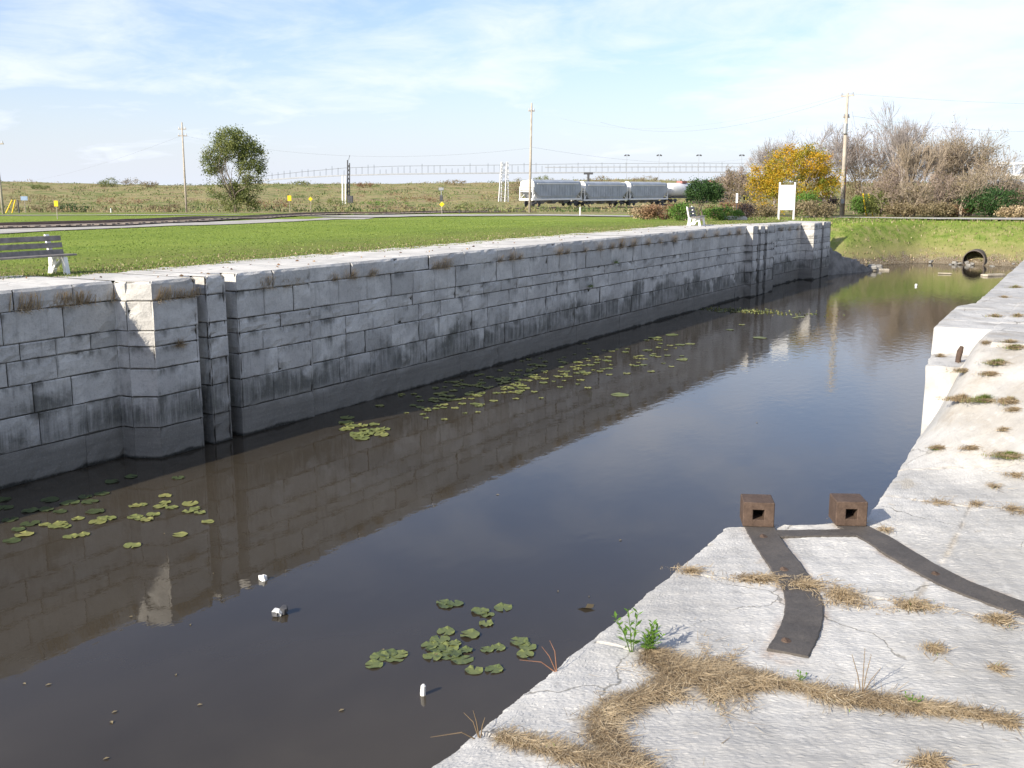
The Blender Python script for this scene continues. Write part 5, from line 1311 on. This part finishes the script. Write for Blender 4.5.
pads([(60, 524), (84, 535), (66, 527), (58, 526), (135, 506), (165, 503), (172, 508), (190, 504), (188, 512), (200, 513), (160, 507), (135, 517), (140, 519), (153, 515), (208, 522), (103, 518), (98, 522), (78, 519), (24, 535), (45, 525), (132, 546), (180, 535), (141, 505), (165, 496), (107, 519), (71, 537), (195, 509), (147, 520)],
     'yellow green lily pad on the sunlit brown water below the near pier', 'lily pads below the near pier', (.085, .145), .02, (.6, .95))
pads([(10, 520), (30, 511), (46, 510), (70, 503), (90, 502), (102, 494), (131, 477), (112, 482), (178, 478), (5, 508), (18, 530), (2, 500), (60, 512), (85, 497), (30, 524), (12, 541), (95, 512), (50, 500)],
     'dark lily pad in the shadow of the far wall at the left frame edge', 'lily pads in the wall shadow', (.10, .17), .02, (.0, .3))  # low tone puts the wall's shade into the pad colour
pads([(443, 603), (446, 606), (455, 604)], 'green lily pad at the top of the near cluster', 'lily pads, top of near cluster', (.08, .11), .02, (.2, .5))
pads([(480, 612), (487, 615), (503, 608), (446, 632), (486, 624), (470, 635), (448, 648), (455, 644), (436, 650), (462, 660), (474, 671), (487, 650), (446, 655), (433, 657), (430, 646), (466, 651), (494, 670), (455, 655), (498, 648), (440, 640)],
     'green lily pad in the near cluster in the middle of the dark water', 'lily pads of the near cluster', (.075, .13), .03, (.15, .65))
pads([(380, 657), (395, 659), (388, 654), (374, 665), (400, 655)], 'green lily pad in the small group left of the near cluster', 'lily pads left of near cluster', (.08, .13), .02, (.15, .6))
pads([(523, 645), (525, 655), (519, 642), (528, 648)], 'small green lily pad right of the near cluster', 'lily pads right of near cluster', (.08, .12), .02, (.35, .65))
pads([(x, y) for x, y in ((742, 325), (735, 312), (748, 311), (757, 312), (730, 330), (795, 318), (680, 345), (690, 344), (655, 338), (672, 335), (720, 312), (682, 360), (620, 395), (800, 317), (760, 338))], 'small lily pad scattered on the far water near the end of the drift', 'scattered far lily pads', (.13, .24), .02, (.45, .8))
g = pl(745, 311, WZ); b = MB()
for k in range(500):
    b.blade((rnd.gauss(0, 1.2), rnd.gauss(0, .4), 0), .05, .9, .05, 0, rnd.random())
o = b.build('floating_weed_raft', M['lily']); o.location = g; tag(o, 'flat dull green raft of floating weed in front of the far grooves', 'floating weed')

# debris on the water ------------------------------------------------------------------
p = pl(278, 615, WZ); e = empty('floating_litter', p, .4, 'crumpled black and white piece of litter floating on the dark water', 'litter')
b = MB(); b.box((0, 0, .03), (.11, .09, .07), bev=.03, jit=.018); b.build('white_scrap', M['white_conc'], e)
b = MB(); b.box((.06, .04, .05), (.08, .10, .10), bev=.03, jit=.012); b.box((-.02, -.05, .03), (.07, .04, .05), bev=.02, jit=.01); b.build('black_scrap', M['steeldark'], e)
p = pl(263, 580, WZ); b = MB(); b.box((0, 0, .03), (.10, .07, .08), bev=.03, jit=.015); o = b.build('floating_cup', M['white_conc']); o.location = p; tag(o, 'small white scrap floating just under the reflection of the grooves', 'litter')
p = pl(423, 695, WZ); b = MB(); b.tube([(0, 0, -.12), (0, 0, .02), (.006, 0, .10)], [.026, .028, .025], 9); b.tube([(.006, 0, .10), (.006, 0, .115)], [.02, .012], 9); o = b.build('floating_bottle', M['white_conc']); o.location = p; tag(o, 'small upright pale bottle bobbing in the near dark water', 'bottle')
p = pl(577, 608, WZ); b = MB(); b.leaf((0, 0, .012), .22, .1, Vector((1, .3, 0)), 0, .05); b.leaf((.1, .02, .014), .16, .09, Vector((.3, 1, 0)), 0, .1); o = b.build('sunken_leaf', M['brownleaf']); o.location = p; tag(o, 'dark dead leaf floating near the platform edge', 'leaf')
p = pl(916, 286, WZ); b = MB(); b.box((0, 0, .05), (.12, .10, .12), bev=.03, jit=.01); o = b.build('floating_scrap', M['white']); o.location = p; tag(o, 'tiny white scrap on the green reflection of the far bank', 'litter')

rnd = random.Random(41); fl = None
for k in range(70):      # small drifting leaves
    x_ = rnd.uniform(0, 900); y_ = rnd.uniform(330, 760); p = pl(x_, y_, WZ)
    if p.x < -14.6 or p.x > -2.9 or p.y > 40 or k % 2: continue
    if fl is None: b = MB(); b.quad([(-.5, 0, .0), (0, -.3, .1), (.6, 0, .0), (0, .3, .12)], 0, .8); o = b.build('floating_leaf', M['brownleaf']); fl = o
    else: o = fl.copy(); col.objects.link(o)
    s_ = rnd.uniform(.03, .075); o.scale = (s_, s_, .06); o.location = (p.x, p.y, WZ+.006); o.rotation_euler = (0, 0, rnd.uniform(0, 6)); tag(o, 'tiny brown leaf drifting on the open dark water', 'leaf', 'drifting leaves on the canal')
# ------------------------------------------------------------------ ground cover
rnd = random.Random(5)
b = MB()     # ragged grass fringe behind the coping
for k in range(15000):
    y = 8+54*rnd.random()**1.6; xb_ = -17.45 if y > 12.8 else -18.2
    x = xb_-abs(rnd.gauss(0, 1.0))
    if rnd.random() < .3: x = xb_+rnd.uniform(-.1, .2)+.15*math.sin(y*1.7)
    z = max(gz(x, y), drop(y)-.02)
    for j in range(2): b.blade((x+rnd.gauss(0, .04), y+rnd.gauss(0, .04), z), rnd.uniform(.015, .06), rnd.uniform(.3, 1.), rnd.uniform(.012, .024), 0 if rnd.random() < .3 else 1, rnd.random())
tag(b.build('lawn_fringe', [M['straw'], M['greenblade']]), 'ragged green and brown grass fringe along the back of the far coping', 'grass', kind='stuff')
b = MB()
for k in range(26000):
    s = 15+45*rnd.random()**.9; px = rnd.uniform(-30, 820); r = ray(px, 200); p = r*s
    if p.x > -17.3 and p.y < 82: continue
    z = gz(p.x, p.y); b.blade((p.x, p.y, z), rnd.uniform(.015, .04), rnd.uniform(.4, 1.), rnd.uniform(.02, .05), 0, min(1, max(0, rnd.gauss(.6, .2))))
tag(b.build('lawn_blades', M['greenblade']), 'short mown green grass of the lawn behind the far wall', 'grass', kind='stuff')
b = MB()     # weeds over the spoil field
for k in range(5500):
    s = 96+ 370*rnd.random()**1.25; px = rnd.uniform(-40, 1060); r = ray(px, 200); p = r*s
    if s < np.interp(px, [0, 300, 600, 700, 1000], [122, 118, 112, 100, 92])+4: continue
    dd = (Vector((p.x, p.y, 0))-Vector((cA.x, cA.y, 0))); al = dd.dot(tdir); ac = dd.dot(side)
    if abs(ac-1.5) < 6 and -30 < al < 120: continue
    if min((Vector((q.x, q.y, 0))-Vector((p.x, p.y, 0))).length for q in tk[::4]) < 3.2: continue
    la_ = p.x*ex.x+p.y*ex.y; pn = mnoise.fractal(Vector((la_*.035, s*.055+3, 1.3)), .8, 2.1, 4)+.5*mnoise.noise(Vector((la_*.2, s*.2, 5)))
    if pn < -.15 and rnd.random() < .6: continue
    z = gz(p.x, p.y); base_t = .48+.95*pn+rnd.gauss(0, .05); sz = rnd.uniform(.3, 1.0)*(1 if s < 250 else 1.4)
    for j in range(9):
        b.leaf((p.x+rnd.gauss(0, sz*.7), p.y+rnd.gauss(0, sz*.7), z+abs(rnd.gauss(0, .30))*sz), sz*.5, sz*.24, Vector((rnd.gauss(0, .6), rnd.gauss(0, .6), 1)), 0, min(1, max(0, base_t+rnd.gauss(0, .08))))
tag(b.build('field_weeds', M['weeds']), 'rough brown and green weeds covering the field behind the railway', 'weeds', kind='stuff')
b = MB()     # bank grass
for k in range(9000):
    x = rnd.uniform(-24, 6); y = rnd.uniform(62, 82); 
    z = gz(x, y)
    if z < WZ+.12 or (x > -2.6 and y < 73): continue
    lo = z < -2.4
    for j in range(2): b.blade((x+rnd.gauss(0, .08), y+rnd.gauss(0, .08), z), rnd.uniform(.06, .22), rnd.uniform(.2, .9), rnd.uniform(.03, .06), 0 if rnd.random() < (.75 if lo else .25) else 1, rnd.random())
tag(b.build('bank_grass', [M['straw'], M['greenblade']]), 'green and tan grass covering the sloping bank at the end of the canal', 'grass', kind='stuff')
b = MB()
for k in range(110):   # fallen leaves / debris on the coping
    y = 9+45*rnd.random()**1.5; x = -15.5-rnd.random()*1.5
    if y < 12.8: x -= .8
    b.leaf((x, y, drop(y)+.012), rnd.uniform(.04, .11), .05, Vector((rnd.gauss(0, 1), rnd.gauss(0, 1), .05)), 0, rnd.random())
tag(b.build('coping_litter', M['russet']), 'dead leaves and twigs strewn on top of the far coping', 'leaf litter', kind='stuff')
